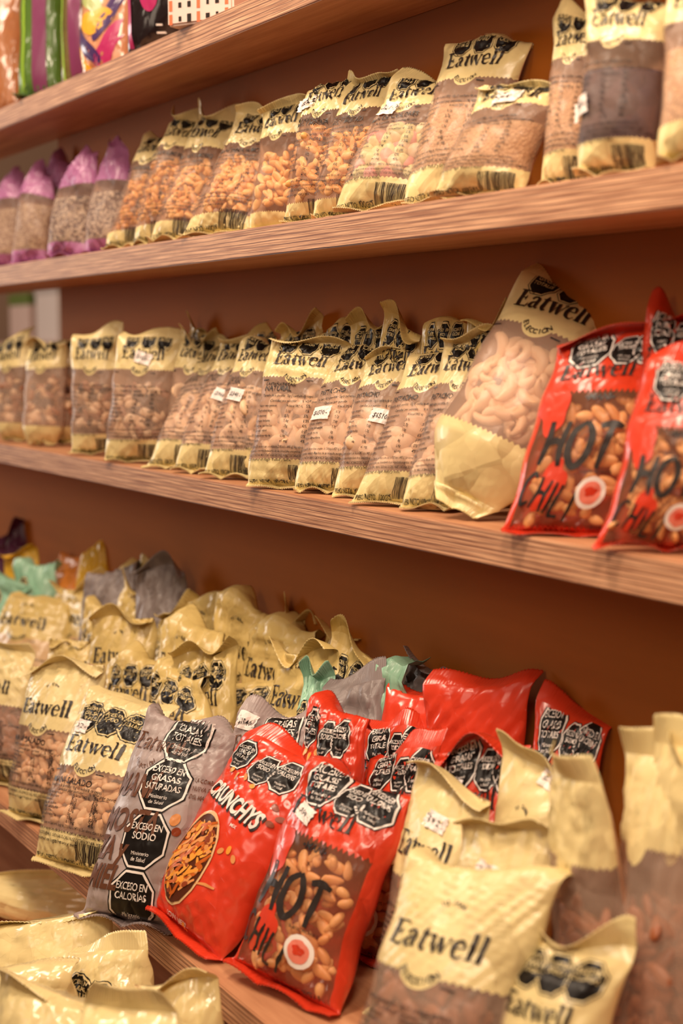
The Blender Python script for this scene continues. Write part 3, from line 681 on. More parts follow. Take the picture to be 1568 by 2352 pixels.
CREAM = srgb(230, 210, 152)
HAZE = srgb(226, 192, 168)
FM = {
 'cream': lambda o: (film('film_cream'+('_s' if o.get('scal') else ''), CREAM, True, HAZE, .36, .69, .235 if not o.get('hi2') else .235, scal=.085 if o.get('scal') else .075),),
}
BACK = film('film_back', srgb(196, 150, 118), rough=.5)
def materials(kind, o):
    if kind in ('cream', 'creamrow'):
        if o.get('c') in (None, 'none'): f = film('film_cream_solid', srgb(212, 186, 118), True, srgb(200, 164, 118), 1.0, .62, .2, scal=.08); return f, f, film('film_cream_plain2', srgb(212, 186, 118))
        if o.get('c') == 'none2': f = film('film_cream_plain', CREAM); return f, f, f
        vb = .30 if o.get('round') else .17 if o.get('c') in ('bbq', 'ypeanut') else .22
        vt = o.get('vt', .71); f = film('film_cream_%d_%d_%s' % (int(vb*100), int(vt*100), o.get('c')), CREAM, True, HAZE, {'bbq': .17, 'ypeanut': .2, 'peanut': .24, 'almond': .30, 'dark': .16, 'tan': .3, 'candy': .3}.get(o.get('c'), .36), vt, vb, scal=.085)
        return f, BACK, film('film_cream_plain', CREAM)
    if kind == 'purple':
        f = film('film_lilac', srgb(178, 112, 160), True, srgb(190, 160, 150), .30, .66, .17, rough=.4, bump=.4); return f, BACK, film('film_lilac_plain', srgb(178, 112, 160))
    if kind == 'red':
        f = film('film_red', srgb(212, 62, 34), True, srgb(216, 160, 122), .16, .66, .09, rough=.28, side=.44, coat=.5, zig=.02); p = film('film_red_plain', srgb(212, 60, 34), rough=.28, coat=.5, bump=.2); return f, p, p
    if kind in ('crunchy', 'redplain'):
        p = film('film_red_gloss', srgb(218, 62, 36), rough=.25, coat=.5, bump=.16); return p, p, p
    if kind == 'greyplain':
        p = film('film_grey_shaded', srgb(132, 120, 118), rough=.45, bump=.4, coat=.1); return p, p, p  # darker copy of the grey film: rear shade put into its colour
    if kind == 'grey':
        p = film('film_grey', srgb(168, 152, 150), rough=.42, bump=.35, coat=.1); return p, p, p
    col = dict(mint=(150, 196, 168), orange=(226, 140, 60), yellow=(226, 180, 50), violet=(80, 30, 60), opaque=(240, 220, 160), foil=(170, 110, 70), stripe=(84, 118, 48), tropic=(214, 150, 110), dark=(28, 20, 24))[kind]
    if o.get('cols') == 'b': col = (110, 96, 52)
    p = film('film_'+kind+str(o.get('cols', '')), srgb(*col), rough=.18 if kind in ('opaque', 'foil', 'dark', 'tropic', 'stripe') else .35, coat=.8 if kind in ('opaque', 'foil', 'dark', 'stripe', 'tropic') else .2, bump=.3)
    return p, p, p
def pick_design(kind, o):
    if o.get('plain'): return None
    if kind == 'cream': return ('cream', o.get('txt', 'none'), o.get('octs', 1), o.get('vt', .62 if o.get('heap') else .71))
    if kind == 'creamrow': return ('cream', 'none', True, .66)
    if kind == 'red': return ('chili',)
    if kind == 'crunchy': return ('crunch',)
    if kind == 'grey': return ('grey',)
    if kind == 'opaque': return ('opaque', o['oct']) if o.get('oct') else None
    if kind == 'mint': return ('opaque', 0)
    if kind in ('tropic', 'dark', 'stripe'): return (kind,)
    return None
CATS = dict(opaque='bag')
def make_bag(i, kind, name, loc, R, W, H, T, sh, lean, label, group, o):
    o['lab'] = label
    rng = random.Random(i*7+3)
    root = bpy.data.objects.new(name, None); COL.objects.link(root)
    root.matrix_world = Matrix.Translation(loc) @ Matrix(R).to_4x4()
    root.empty_display_size = .02
    root['label'] = label; root['category'] = 'bag'
    if group: root['group'] = group
    heap = o.get('heap'); hi = o.get('hi')
    tb = o.get('tb', rng.choice((-1.7, -1.2, .6, 1.5, 2.0)) if heap or kind in ('creamrow', 'opaque') else rng.choice((-1.8, -1.1, .9, 1.7)))
    bb = 1.45-lean if not o.get('round') else .2
    b = Bag(W, H, T, i+11, lean, sh, tb, bb, o.get('cr', 2.0 if heap else 1.25), o.get('round', 0), q=o.get('q', .62 if heap else .72), wav=1.8 if heap else 1.3, curl=rng.uniform(-1.2, 1.2) if heap else rng.uniform(-.7, .7),
            pt=o.get('pt', rng.uniform(.1, .5) if heap else rng.uniform(.03, .25)), pb=o.get('pb', rng.uniform(.05, .35)), fe=.42 if heap or kind == 'opaque' else .6, sl=o.get('sl', rng.uniform(-.02, .02) if heap or kind == 'opaque' else rng.uniform(-.014, .014)))
    mats = materials(kind, o)
    nu, nv = (56, 84) if hi or kind in ('crunchy', 'grey') else (30, 46) if not o.get('far') else (24, 36)
    make_pouch(b, nu, nv, mats, pick_design(kind, o), root)
    make_seal(b, VT, 1.0, 'top_seal', mats[2], root); make_seal(b, VB, .0, 'bottom_seal', mats[2], root)
    c = o.get('c')
    if c in NM:
        lo, h2 = (.09 if kind == 'red' else .19 if c in ('bbq', 'ypeanut') else .24), .60
        if o.get('round'): lo, h2 = .31, .64
        mx = 96 if hi else 60 if not o.get('far') else 40
        fill_nuts(b, c, root, i, lo, h2, mx, scale=1.35 if c in ('cashew', 'pista') else 1.0)
    elif c in ('oat', 'seed', 'tan', 'dark'):
        cols = dict(oat=[srgb(190, 160, 130), srgb(160, 128, 100), srgb(212, 184, 150)], seed=[srgb(60, 46, 42), srgb(190, 170, 150), srgb(120, 96, 80), srgb(224, 200, 172)], tan=[srgb(206, 160, 112), srgb(196, 148, 100)], dark=[srgb(58, 44, 62), srgb(70, 46, 60)])[c]
        fill_bulk(b, {'oat': 'oat_flakes', 'seed': 'mixed_seeds', 'tan': 'ground_filling', 'dark': 'dried_fruit'}[c], bulk_mat('bulk_'+c, cols, 260 if c != 'dark' else 60), root, .56)
    if o.get('st'):
        u, v, pr = o['st']; sticker(b, u, v, pr, root, i)
    return root

BAGS = [
 ('foil', 'foil_snack_bag', (-2.9206, 0.9400, 1.7970), ((0.7660, -0.6365, -0.0895), (0.6428, 0.7586, 0.1066), (0.0000, -0.1392, 0.9903)), 0.0830, 0.4750, 0.0575, -0.0435, 0.140, 'shiny brown foil snack bag at the far left end of the top shelf', None, {'cols': 'brown'}),
 ('stripe', 'striped_snack_bag', (-2.6882, 0.9300, 1.7970), ((0.7071, -0.7054, -0.0493), (0.7071, 0.7054, 0.0493), (0.0000, -0.0698, 0.9976)), 0.1007, 0.3546, 0.0575, -0.0112, 0.070, 'green snack bag with a purple stripe near the left end of the top shelf', 'striped snack bags on the top shelf', {}),
 ('stripe', 'striped_snack_bag', (-2.5905, 0.9700, 1.7970), ((0.7660, -0.6393, -0.0672), (0.6428, 0.7618, 0.0801), (0.0000, -0.1045, 0.9945)), 0.0832, 0.3237, 0.0575, -0.0389, 0.105, 'narrow green and brown bag left of the magenta pouch on the top shelf', 'striped snack bags on the top shelf', {'cols': 'b'}),
 ('tropic', 'printed_snack_bag', (-2.4119, 0.9450, 1.7970), ((0.9397, -0.3288, -0.0943), (0.3420, 0.9033, 0.2590), (0.0000, -0.2756, 0.9613)), 0.1321, 0.3414, 0.069, -0.1181, 0.279, 'magenta pouch with yellow and dark purple patches on the top shelf', None, {}),
 ('dark', 'black_snack_bag', (-2.1988, 0.9500, 1.7970), ((0.7660, -0.6412, -0.0448), (0.6428, 0.7642, 0.0534), (0.0000, -0.0698, 0.9976)), 0.1188, 0.2500, 0.0747, 0.0263, 0.070, 'glossy black snack bag with magenta sheen on the top shelf', None, {}),
 ('purple', 'granola_bag', (-2.9518, 0.9500, 1.5090), ((0.7660, -0.6237, -0.1555), (0.6428, 0.7433, 0.1853), (0.0000, -0.2419, 0.9703)), 0.0853, 0.2234, 0.0575, -0.0303, 0.244, 'lilac ended granola bag cut off by the left edge of the photo', 'granola bags on the second shelf', {'c': 'oat', 'pt': 0.85, 'cr': 1.8}),
 ('purple', 'granola_bag', (-2.7803, 0.9350, 1.5090), ((0.8192, -0.5565, -0.1388), (0.5736, 0.7948, 0.1982), (0.0000, -0.2419, 0.9703)), 0.0939, 0.2117, 0.0517, -0.0162, 0.244, 'lilac ended bag of pale oats, second from the left on its shelf', 'granola bags on the second shelf', {'c': 'oat', 'pt': 0.85, 'cr': 1.8}),
 ('purple', 'granola_bag', (-2.5686, 0.9300, 1.5090), ((0.9063, -0.4134, -0.0879), (0.4226, 0.8865, 0.1884), (0.0000, -0.2079, 0.9781)), 0.1104, 0.2074, 0.0575, 0.0976, 0.209, 'lilac ended bag of speckled seeds standing upright beside its fellows', 'granola bags on the second shelf', {'c': 'seed', 'pt': 0.85, 'cr': 1.8}),
 ('purple', 'granola_bag', (-2.4736, 0.9600, 1.5090), ((0.9063, -0.4101, -0.1022), (0.4226, 0.8794, 0.2193), (0.0000, -0.2419, 0.9703)), 0.0993, 0.2135, 0.0575, 0.0466, 0.244, 'lilac bag behind and right of the speckled seed bag', 'granola bags on the second shelf', {'c': 'seed', 'pt': 0.85, 'cr': 1.8}),
 ('purple', 'granola_bag', (-2.4279, 0.9850, 1.5090), ((0.9063, -0.4101, -0.1022), (0.4226, 0.8794, 0.2193), (0.0000, -0.2419, 0.9703)), 0.0874, 0.2206, 0.0517, 0.1093, 0.244, 'lilac bag tucked behind the leftmost cream peanut bag', 'granola bags on the second shelf', {'c': 'oat', 'pt': 0.85, 'cr': 1.8}),
 ('purple', 'granola_bag', (-2.7994, 0.9900, 1.5090), ((0.8660, -0.4891, -0.1040), (0.5000, 0.8471, 0.1801), (0.0000, -0.2079, 0.9781)), 0.0905, 0.2434, 0.046, -0.0813, 0.209, 'dim lilac bag between the oat bags and the speckled seed bag, at the rear', 'granola bags on the second shelf', {'c': 'oat', 'pt': 0.85, 'cr': 1.8}),
 ('cream', 'peanut_bag', (-2.3136, 0.9350, 1.5090), ((0.9063, -0.3861, -0.1719), (0.4226, 0.8280, 0.3686), (0.0000, -0.4067, 0.9135)), 0.1116, 0.2316, 0.0575, 0.1152, 0.419, 'cream ended bag of yellow peanuts, leftmost of the leaning peanut bags', 'peanut bags on the second shelf', {'c': 'ypeanut', 'txt': 'bbq', 'far': 1}),
 ('cream', 'peanut_bag', (-2.1913, 0.9320, 1.5090), ((0.9063, -0.3861, -0.1719), (0.4226, 0.8280, 0.3686), (0.0000, -0.4067, 0.9135)), 0.0983, 0.2405, 0.0575, 0.0636, 0.419, 'cream ended peanut bag, second of the leaning peanut bags from the left', 'peanut bags on the second shelf', {'c': 'ypeanut', 'txt': 'bbq'}),
 ('cream', 'peanut_bag', (-2.1126, 0.9300, 1.5090), ((0.9063, -0.3861, -0.1719), (0.4226, 0.8280, 0.3686), (0.0000, -0.4067, 0.9135)), 0.1012, 0.2313, 0.0575, 0.1219, 0.419, 'cream ended peanut bag printed BBQ, just left of the large front one', 'peanut bags on the second shelf', {'c': 'bbq', 'txt': 'bbq'}),
 ('cream', 'peanut_bag', (-1.9619, 0.9300, 1.5090), ((0.8660, -0.4636, -0.1873), (0.5000, 0.8030, 0.3244), (0.0000, -0.3746, 0.9272)), 0.1267, 0.2148, 0.0633, 0.2183, 0.384, 'large leaning bag of orange roasted peanuts printed BBQ in front', 'peanut bags on the second shelf', {'c': 'bbq', 'txt': 'bbq', 'hi': 1}),
 ('cream', 'peanut_bag', (-1.8477, 0.9600, 1.5090), ((0.8660, -0.4851, -0.1210), (0.5000, 0.8403, 0.2095), (0.0000, -0.2419, 0.9703)), 0.0871, 0.1955, 0.0575, 0.0626, 0.244, 'shaded bag of orange peanuts behind the large BBQ peanut bag', 'peanut bags on the second shelf', {'c': 'bbq', 'txt': 'none'}),
 ('cream', 'peanut_bag', (-1.7148, 0.9450, 1.5090), ((0.8480, -0.5183, -0.1102), (0.5299, 0.8295, 0.1763), (0.0000, -0.2079, 0.9781)), 0.0828, 0.2104, 0.0575, 0.1065, 0.209, 'peanut bag printed MIEL Y MOSTAZA with a price sticker at its top left', 'peanut bags on the second shelf', {'c': 'bbq', 'txt': 'miel', 'st': (-0.75, 0.8, '$1540 -')}),
 ('cream', 'peanut_bag', (-1.6538, 0.9500, 1.5090), ((0.8660, -0.4851, -0.1210), (0.5000, 0.8403, 0.2095), (0.0000, -0.2419, 0.9703)), 0.0889, 0.2054, 0.0575, 0.1372, 0.244, 'peanut bag standing between the honey mustard bag and the candy bag', 'peanut bags on the second shelf', {'c': 'bbq', 'txt': 'miel'}),
 ('cream', 'candy_bag', (-1.5377, 0.9300, 1.5090), ((0.9135, -0.3868, -0.1257), (0.4067, 0.8688, 0.2823), (0.0000, -0.3090, 0.9511)), 0.1291, 0.1918, 0.0633, 0.2318, 0.314, 'bag of pale pastel candies with a white price sticker near its logo', None, {'c': 'candy', 'txt': 'poro', 'st': (-0.45, 0.7, '$3260 -')}),
 ('cream', 'snack_bag', (-1.4267, 0.9500, 1.5090), ((0.9135, -0.3868, -0.1257), (0.4067, 0.8688, 0.2823), (0.0000, -0.3090, 0.9511)), 0.1223, 0.2236, 0.0633, 0.1142, 0.314, 'tall bag with a big logo behind the pale beige sticker bag', 'snack bags on the second shelf', {'c': 'tan', 'txt': 'gen'}),
 ('cream', 'snack_bag', (-1.3273, 0.9300, 1.5090), ((0.9135, -0.3910, -0.1121), (0.4067, 0.8782, 0.2518), (0.0000, -0.2756, 0.9613)), 0.1203, 0.1354, 0.0633, 0.3238, 0.279, 'beige bag of ground product with a crumpled clear top and price sticker', 'snack bags on the second shelf', {'c': 'tan', 'txt': 'gen', 'st': (-0.1, 0.78, '$1540 -')}),
 ('cream', 'snack_bag', (-1.2232, 0.9650, 1.5090), ((0.9135, -0.4006, -0.0706), (0.4067, 0.8997, 0.1586), (0.0000, -0.1736, 0.9848)), 0.0671, 0.2048, 0.0575, -0.0315, 0.175, 'narrow bag half hidden left of the bag with dark contents', 'snack bags on the second shelf', {'c': 'tan', 'txt': 'gen'}),
 ('cream', 'dark_fruit_bag', (-1.1147, 0.9350, 1.5090), ((0.9135, -0.4028, -0.0566), (0.4067, 0.9047, 0.1271), (0.0000, -0.1392, 0.9903)), 0.0923, 0.1872, 0.069, 0.0379, 0.140, 'wide blurred bag with dark purple contents near the right edge', None, {'c': 'dark', 'txt': 'gen', 'st': (-0.8, 0.4, '$1540 -')}),
 ('cream', 'snack_bag', (-0.9949, 0.9200, 1.5090), ((0.7071, -0.7032, -0.0739), (0.7071, 0.7032, 0.0739), (0.0000, -0.1045, 0.9945)), 0.0663, 0.1827, 0.0633, 0.0148, 0.105, 'blurred pinkish bag cut off by the upper right edge of the photo', 'snack bags on the second shelf', {'c': 'tan', 'txt': 'none'}),
 ('cream', 'nut_bag', (-2.9130, 0.9400, 1.1710), ((0.7660, -0.6424, -0.0224), (0.6428, 0.7656, 0.0267), (0.0000, -0.0349, 0.9994)), 0.0936, 0.2242, 0.0633, -0.0048, 0.035, 'blurred nut bag with a pointed cream foot at the left end of the middle shelf', 'nut bags on the middle shelf', {'c': 'mix', 'txt': 'none', 'far': 1, 'pb': 0.7}),
 ('cream', 'nut_bag', (-2.7500, 0.9400, 1.1710), ((0.7071, -0.7067, -0.0247), (0.7071, 0.7067, 0.0247), (0.0000, -0.0349, 0.9994)), 0.0958, 0.2229, 0.0633, 0.0486, 0.035, 'blurred nut bag with pointed cream foot, second on the middle shelf', 'nut bags on the middle shelf', {'c': 'mix', 'txt': 'none', 'far': 1, 'pb': 0.7}),
 ('cream', 'nut_bag', (-2.7586, 0.9900, 1.1710), ((0.7071, -0.7067, -0.0247), (0.7071, 0.7067, 0.0247), (0.0000, -0.0349, 0.9994)), 0.0580, 0.2276, 0.0517, 0.0046, 0.035, 'nut bag half hidden behind the two blurred pointed bags', 'nut bags on the middle shelf', {'c': 'mix', 'txt': 'none', 'far': 1}),
 ('cream', 'trail_mix_bag', (-2.4722, 0.9400, 1.1710), ((0.6428, -0.7650, -0.0401), (0.7660, 0.6419, 0.0336), (0.0000, -0.0523, 0.9986)), 0.1009, 0.2273, 0.0575, 0.0366, 0.052, 'upright trail mix bag with a round scallop under its logo, without sticker', 'trail mix bags on the middle shelf', {'c': 'mix', 'txt': 'gen', 'far': 1, 'scal': 1}),
 ('cream', 'trail_mix_bag', (-2.2772, 0.9350, 1.1710), ((0.6691, -0.7391, -0.0777), (0.7431, 0.6655, 0.0699), (0.0000, -0.1045, 0.9945)), 0.1268, 0.2278, 0.0633, 0.1266, 0.105, 'trail mix bag of dark and pale fruit with a price sticker over its logo', 'trail mix bags on the middle shelf', {'c': 'mix', 'txt': 'gen', 'scal': 1, 'st': (-0.05, 0.78, '$1026 -')}),
 ('cream', 'nut_bag', (-2.1969, 0.9850, 1.1710), ((0.7071, -0.7032, -0.0739), (0.7071, 0.7032, 0.0739), (0.0000, -0.1045, 0.9945)), 0.0826, 0.2273, 0.0575, 0.1096, 0.105, 'plain cream topped bag behind the trail mix bag with the sticker', 'nut bags on the middle shelf', {'c': 'mix', 'txt': 'none'}),
 ('cream', 'cashew_bag', (-2.1339, 0.9350, 1.1710), ((0.8660, -0.4494, -0.2192), (0.5000, 0.7784, 0.3796), (0.0000, -0.4384, 0.8988)), 0.1009, 0.2431, 0.0517, 0.1527, 0.454, 'leaning cashew bag with black seals at its top, leftmost of the cashew bags', 'cashew bags on the middle shelf', {'c': 'cashew', 'txt': 'caju', 'far': 1}),
 ('cream', 'cashew_bag', (-2.0401, 0.9320, 1.1710), ((0.8660, -0.4455, -0.2270), (0.5000, 0.7716, 0.3932), (0.0000, -0.4540, 0.8910)), 0.0962, 0.2405, 0.0517, 0.1352, 0.471, 'leaning cashew bag with a tilted price sticker, second of the cashew bags', 'cashew bags on the middle shelf', {'c': 'cashew', 'txt': 'caju', 'st': (0.35, 0.52, '$3960 -')}),
 ('cream', 'cashew_bag', (-1.9261, 0.9300, 1.1710), ((0.8480, -0.4841, -0.2155), (0.5299, 0.7747, 0.3449), (0.0000, -0.4067, 0.9135)), 0.0955, 0.2337, 0.0517, 0.0914, 0.419, 'cashew bag with a price sticker, left of the sharp front cashew bag', 'cashew bags on the middle shelf', {'c': 'cashew', 'txt': 'caju', 'st': (-0.15, 0.55, '$2340 -')}),
 ('cream', 'cashew_bag', (-1.8979, 0.9500, 1.1710), ((0.8290, -0.5185, -0.2095), (0.5592, 0.7687, 0.3106), (0.0000, -0.3746, 0.9272)), 0.0924, 0.2336, 0.0517, 0.1382, 0.384, 'cashew bag half covered on its right side by the sharp front cashew bag', 'cashew bags on the middle shelf', {'c': 'cashew', 'txt': 'caju'}),
 ('cream', 'cashew_bag', (-1.7526, 0.9280, 1.1710), ((0.7880, -0.5918, -0.1697), (0.6157, 0.7575, 0.2172), (0.0000, -0.2756, 0.9613)), 0.1325, 0.2207, 0.0575, 0.1049, 0.279, 'sharpest cashew bag printed NATURAL with a wide barcode at its foot', 'cashew bags on the middle shelf', {'c': 'cashew', 'txt': 'caju', 'hi': 1}),
 ('cream', 'pistachio_bag', (-1.6707, 0.9450, 1.1710), ((0.7880, -0.5888, -0.1800), (0.6157, 0.7536, 0.2304), (0.0000, -0.2924, 0.9563)), 0.1144, 0.2182, 0.0575, 0.1709, 0.297, 'pistachio bag with price sticker and three black seals above its logo', 'pistachio bags on the middle shelf', {'c': 'pista', 'txt': 'pista', 'st': (-0.55, 0.5, '$6510 -'), 'hi': 1}),
 ('cream', 'pistachio_bag', (-1.5983, 0.9550, 1.1710), ((0.7880, -0.5855, -0.1902), (0.6157, 0.7494, 0.2435), (0.0000, -0.3090, 0.9511)), 0.0943, 0.2130, 0.0575, 0.1573, 0.314, 'pistachio bag with a plain cream top right of the three black seals', 'pistachio bags on the middle shelf', {'c': 'pista', 'txt': 'pista', 'st': (0.2, 0.5, '$6510 -')}),
 ('cream', 'pistachio_bag', (-1.5020, 0.9300, 1.1710), ((0.8090, -0.5450, -0.2202), (0.5878, 0.7501, 0.3031), (0.0000, -0.3746, 0.9272)), 0.1036, 0.2182, 0.0575, 0.2683, 0.384, 'pistachio bag printed NETO 100 with a round scallop under its logo', 'pistachio bags on the middle shelf', {'c': 'pista', 'txt': 'pista', 'scal': 1}),
 ('cream', 'pistachio_bag', (-1.4296, 0.9400, 1.1710), ((0.8090, -0.5450, -0.2202), (0.5878, 0.7501, 0.3031), (0.0000, -0.3746, 0.9272)), 0.0869, 0.2238, 0.0575, 0.1735, 0.384, 'narrow pistachio bag squeezed against the biggest cashew bag', 'pistachio bags on the middle shelf', {'c': 'pista', 'txt': 'pista'}),
 ('cream', 'cashew_bag', (-1.3404, 0.9300, 1.1913), ((0.8334, -0.5450, 0.0916), (0.4358, 0.7501, 0.4974), (-0.3398, -0.3746, 0.8627)), 0.1595, 0.2956, 0.0978, 0.0000, 0.384, 'biggest cashew bag lying back with its round cream foot on the shelf edge', 'cashew bags on the middle shelf', {'c': 'cashew', 'txt': 'none', 'hi': 1, 'round': 1, 'cr': 0.35}),
 ('red', 'chili_snack_bag', (-1.1773, 0.9300, 1.1710), ((0.7193, -0.6841, -0.1206), (0.6947, 0.7084, 0.1249), (0.0000, -0.1736, 0.9848)), 0.1337, 0.2299, 0.069, 0.2502, 0.175, 'whole red chili peanut bag on the middle shelf beside the cut off one', 'chili snack bags on the middle shelf', {'c': 'chili'}),
 ('red', 'chili_snack_bag', (-1.0419, 0.9250, 1.1710), ((0.6691, -0.7319, -0.1290), (0.7431, 0.6590, 0.1162), (0.0000, -0.1736, 0.9848)), 0.1083, 0.1827, 0.069, 0.2388, 0.175, 'red chili peanut bag cut off by the right edge of the photo', 'chili snack bags on the middle shelf', {'c': 'chili'}),
 ('red', 'chili_snack_bag', (-1.1124, 0.9900, 1.1710), ((0.7071, -0.7032, -0.0739), (0.7071, 0.7032, 0.0739), (0.0000, -0.1045, 0.9945)), 0.0754, 0.2473, 0.0575, 0.0794, 0.105, 'red bag with dark seals in the rear of the middle shelf', 'chili snack bags on the middle shelf', {'c': 'chili'}),
 ('creamrow', 'nut_bag', (-2.2396, 1.0080, 1.1710), ((0.9063, -0.4216, -0.0295), (0.4226, 0.9041, 0.0632), (0.0000, -0.0698, 0.9976)), 0.0881, 0.2381, 0.0403, 0.1183, 0.070, 'rear bag behind the leftmost leaning cashew bags', 'nut bags on the middle shelf', {}),
 ('creamrow', 'nut_bag', (-2.0353, 1.0080, 1.1710), ((0.9063, -0.4216, -0.0295), (0.4226, 0.9041, 0.0632), (0.0000, -0.0698, 0.9976)), 0.0886, 0.2372, 0.0403, 0.1018, 0.070, 'rear bag behind the tilted price stickers', 'nut bags on the middle shelf', {}),
 ('creamrow', 'nut_bag', (-1.8970, 1.0080, 1.1710), ((0.9063, -0.4216, -0.0295), (0.4226, 0.9041, 0.0632), (0.0000, -0.0698, 0.9976)), 0.0823, 0.2397, 0.0403, 0.0889, 0.070, 'rear bag behind the sharp cashew bag, left of two', 'nut bags on the middle shelf', {}),
 ('creamrow', 'nut_bag', (-1.8025, 1.0080, 1.1710), ((0.9063, -0.4216, -0.0295), (0.4226, 0.9041, 0.0632), (0.0000, -0.0698, 0.9976)), 0.0854, 0.2423, 0.0403, 0.1273, 0.070, 'rear bag with black seals behind the sharp cashew bag, right of two', 'nut bags on the middle shelf', {}),
 ('creamrow', 'nut_bag', (-1.7036, 1.0080, 1.1710), ((0.9063, -0.4216, -0.0295), (0.4226, 0.9041, 0.0632), (0.0000, -0.0698, 0.9976)), 0.0810, 0.2442, 0.0403, 0.0709, 0.070, 'rear bag behind the pistachio bag with three seals', 'nut bags on the middle shelf', {}),
 ('creamrow', 'nut_bag', (-1.6177, 1.0080, 1.1710), ((0.9063, -0.4216, -0.0295), (0.4226, 0.9041, 0.0632), (0.0000, -0.0698, 0.9976)), 0.0767, 0.2448, 0.0403, 0.0778, 0.070, 'rear bag with crimped cream top behind the plain pistachio bag', 'nut bags on the middle shelf', {}),
 ('creamrow', 'nut_bag', (-1.5332, 1.0080, 1.1710), ((0.9063, -0.4216, -0.0295), (0.4226, 0.9041, 0.0632), (0.0000, -0.0698, 0.9976)), 0.0791, 0.2463, 0.0403, 0.0829, 0.070, 'rear bag left of the last rear one before the biggest cashew bag', 'nut bags on the middle shelf', {}),
 ('creamrow', 'nut_bag', (-1.4460, 1.0080, 1.1710), ((0.9063, -0.4216, -0.0295), (0.4226, 0.9041, 0.0632), (0.0000, -0.0698, 0.9976)), 0.0744, 0.2463, 0.0403, 0.0993, 0.070, 'last rear bag before the biggest cashew bag', 'nut bags on the middle shelf', {}),
 ('cream', 'almond_bag', (-2.2912, 0.7077, 0.6730), ((0.8660, -0.4698, -0.1710), (0.5000, 0.8138, 0.2962), (0.0000, -0.3420, 0.9397)), 0.1428, 0.2427, 0.0805, -0.2008, 0.349, 'cream topped bag of brown almonds cut off by the left edge on the lower shelf', 'almond bags on the deep lower shelf', {'c': 'almond', 'txt': 'gen', 'hi': 1, 'vt': 0.56, 'octs': 0}),
 ('cream', 'peanut_bag', (-2.0675, 0.6968, 0.6730), ((0.8988, -0.4065, -0.1642), (0.4384, 0.8333, 0.3367), (0.0000, -0.3746, 0.9272)), 0.1712, 0.2658, 0.0805, -0.0329, 0.384, 'bag of pale peanuts with a glossy cream top left of the sticker bag', 'peanut bags on the deep lower shelf', {'c': 'peanut', 'txt': 'mani', 'hi': 1, 'vt': 0.56, 'octs': 0}),
 ('cream', 'peanut_bag', (-1.8534, 0.6688, 0.6730), ((0.8988, -0.4005, -0.1783), (0.4384, 0.8211, 0.3656), (0.0000, -0.4067, 0.9135)), 0.1820, 0.2678, 0.0747, 0.0041, 0.419, 'salted peanut bag with a torn white price sticker beside its logo', 'peanut bags on the deep lower shelf', {'c': 'peanut', 'txt': 'mani', 'st': (-0.55, 0.72, '$1720 -'), 'hi': 1, 'oct': 1, 'vt': 0.53, 'octs': 1}),
 ('grey', 'mustard_peanut_bag', (-1.6412, 0.6587, 0.6730), ((0.8090, -0.5590, -0.1816), (0.5878, 0.7694, 0.2500), (0.0000, -0.3090, 0.9511)), 0.1545, 0.2810, 0.0978, 0.1422, 0.314, 'sharp grey bag with a column of four black warning octagons', 'mustard peanut bags on the deep lower shelf', {}),
 ('grey', 'mustard_peanut_bag', (-1.5530, 0.7650, 0.6730), ((0.7660, -0.6237, -0.1555), (0.6428, 0.7433, 0.1853), (0.0000, -0.2419, 0.9703)), 0.1287, 0.2902, 0.069, 0.0690, 0.244, 'grey bag partly hidden behind the red crunchy mix bag', 'mustard peanut bags on the deep lower shelf', {'st': (-0.75, 0.9, '$1540 -')}),
 ('crunchy', 'crunchy_mix_bag', (-1.5424, 0.6866, 0.6874), ((0.9556, -0.2900, 0.0511), (0.2116, 0.7969, 0.5658), (-0.2048, -0.5299, 0.8229)), 0.1714, 0.2720, 0.0805, 0.0000, 0.559, 'glossy red bag printed CRUNCHYS with a picture of a bowl of nuts', 'crunchy mix bags on the deep lower shelf', {}),
 ('red', 'chili_snack_bag', (-1.3693, 0.7226, 0.6791), ((0.9512, -0.3020, -0.0628), (0.2947, 0.8297, 0.4741), (-0.0911, -0.4695, 0.8782)), 0.1715, 0.2680, 0.0862, 0.0000, 0.489, 'front red HOT CHILI bag with a clear window and price sticker', 'chili snack bags on the deep lower shelf', {'c': 'chili', 'hi': 1, 'st': (-0.45, 0.73, '$1540 -'), 'rot': 1, 'pb': 0.1}),
 ('crunchy', 'crunchy_mix_bag', (-1.4679, 0.8200, 0.6734), ((0.9124, -0.3978, -0.0965), (0.4092, 0.8936, 0.1846), (0.0128, -0.2079, 0.9781)), 0.0985, 0.3132, 0.069, 0.0000, 0.209, 'plain red bag with black seals behind the front red crunchy bag', 'crunchy mix bags on the deep lower shelf', {}),
 ('red', 'chili_snack_bag', (-1.4186, 0.8400, 0.6730), ((0.9135, -0.3947, -0.0984), (0.4067, 0.8864, 0.2210), (0.0000, -0.2419, 0.9703)), 0.1040, 0.2690, 0.0633, 0.1390, 0.244, 'red chili bag with tilted black seals right behind the front chili bag', 'chili snack bags on the deep lower shelf', {'c': 'chili'}),
 ('red', 'chili_snack_bag', (-1.4601, 0.9000, 0.6730), ((0.8660, -0.4924, -0.0868), (0.5000, 0.8529, 0.1504), (0.0000, -0.1736, 0.9848)), 0.0989, 0.2761, 0.0575, -0.0405, 0.175, 'small shaded red bag among the black seals in the middle of the red heap', 'chili snack bags on the deep lower shelf', {'c': 'chili'}),
 ('redplain', 'red_snack_bag', (-1.4506, 0.9300, 0.6730), ((0.9063, -0.4162, -0.0734), (0.4226, 0.8925, 0.1574), (0.0000, -0.1736, 0.9848)), 0.1496, 0.3207, 0.0575, 0.0061, 0.175, 'plain red bag with a wide crimped top left in the rear red row', 'red snack bags on the deep lower shelf', {}),
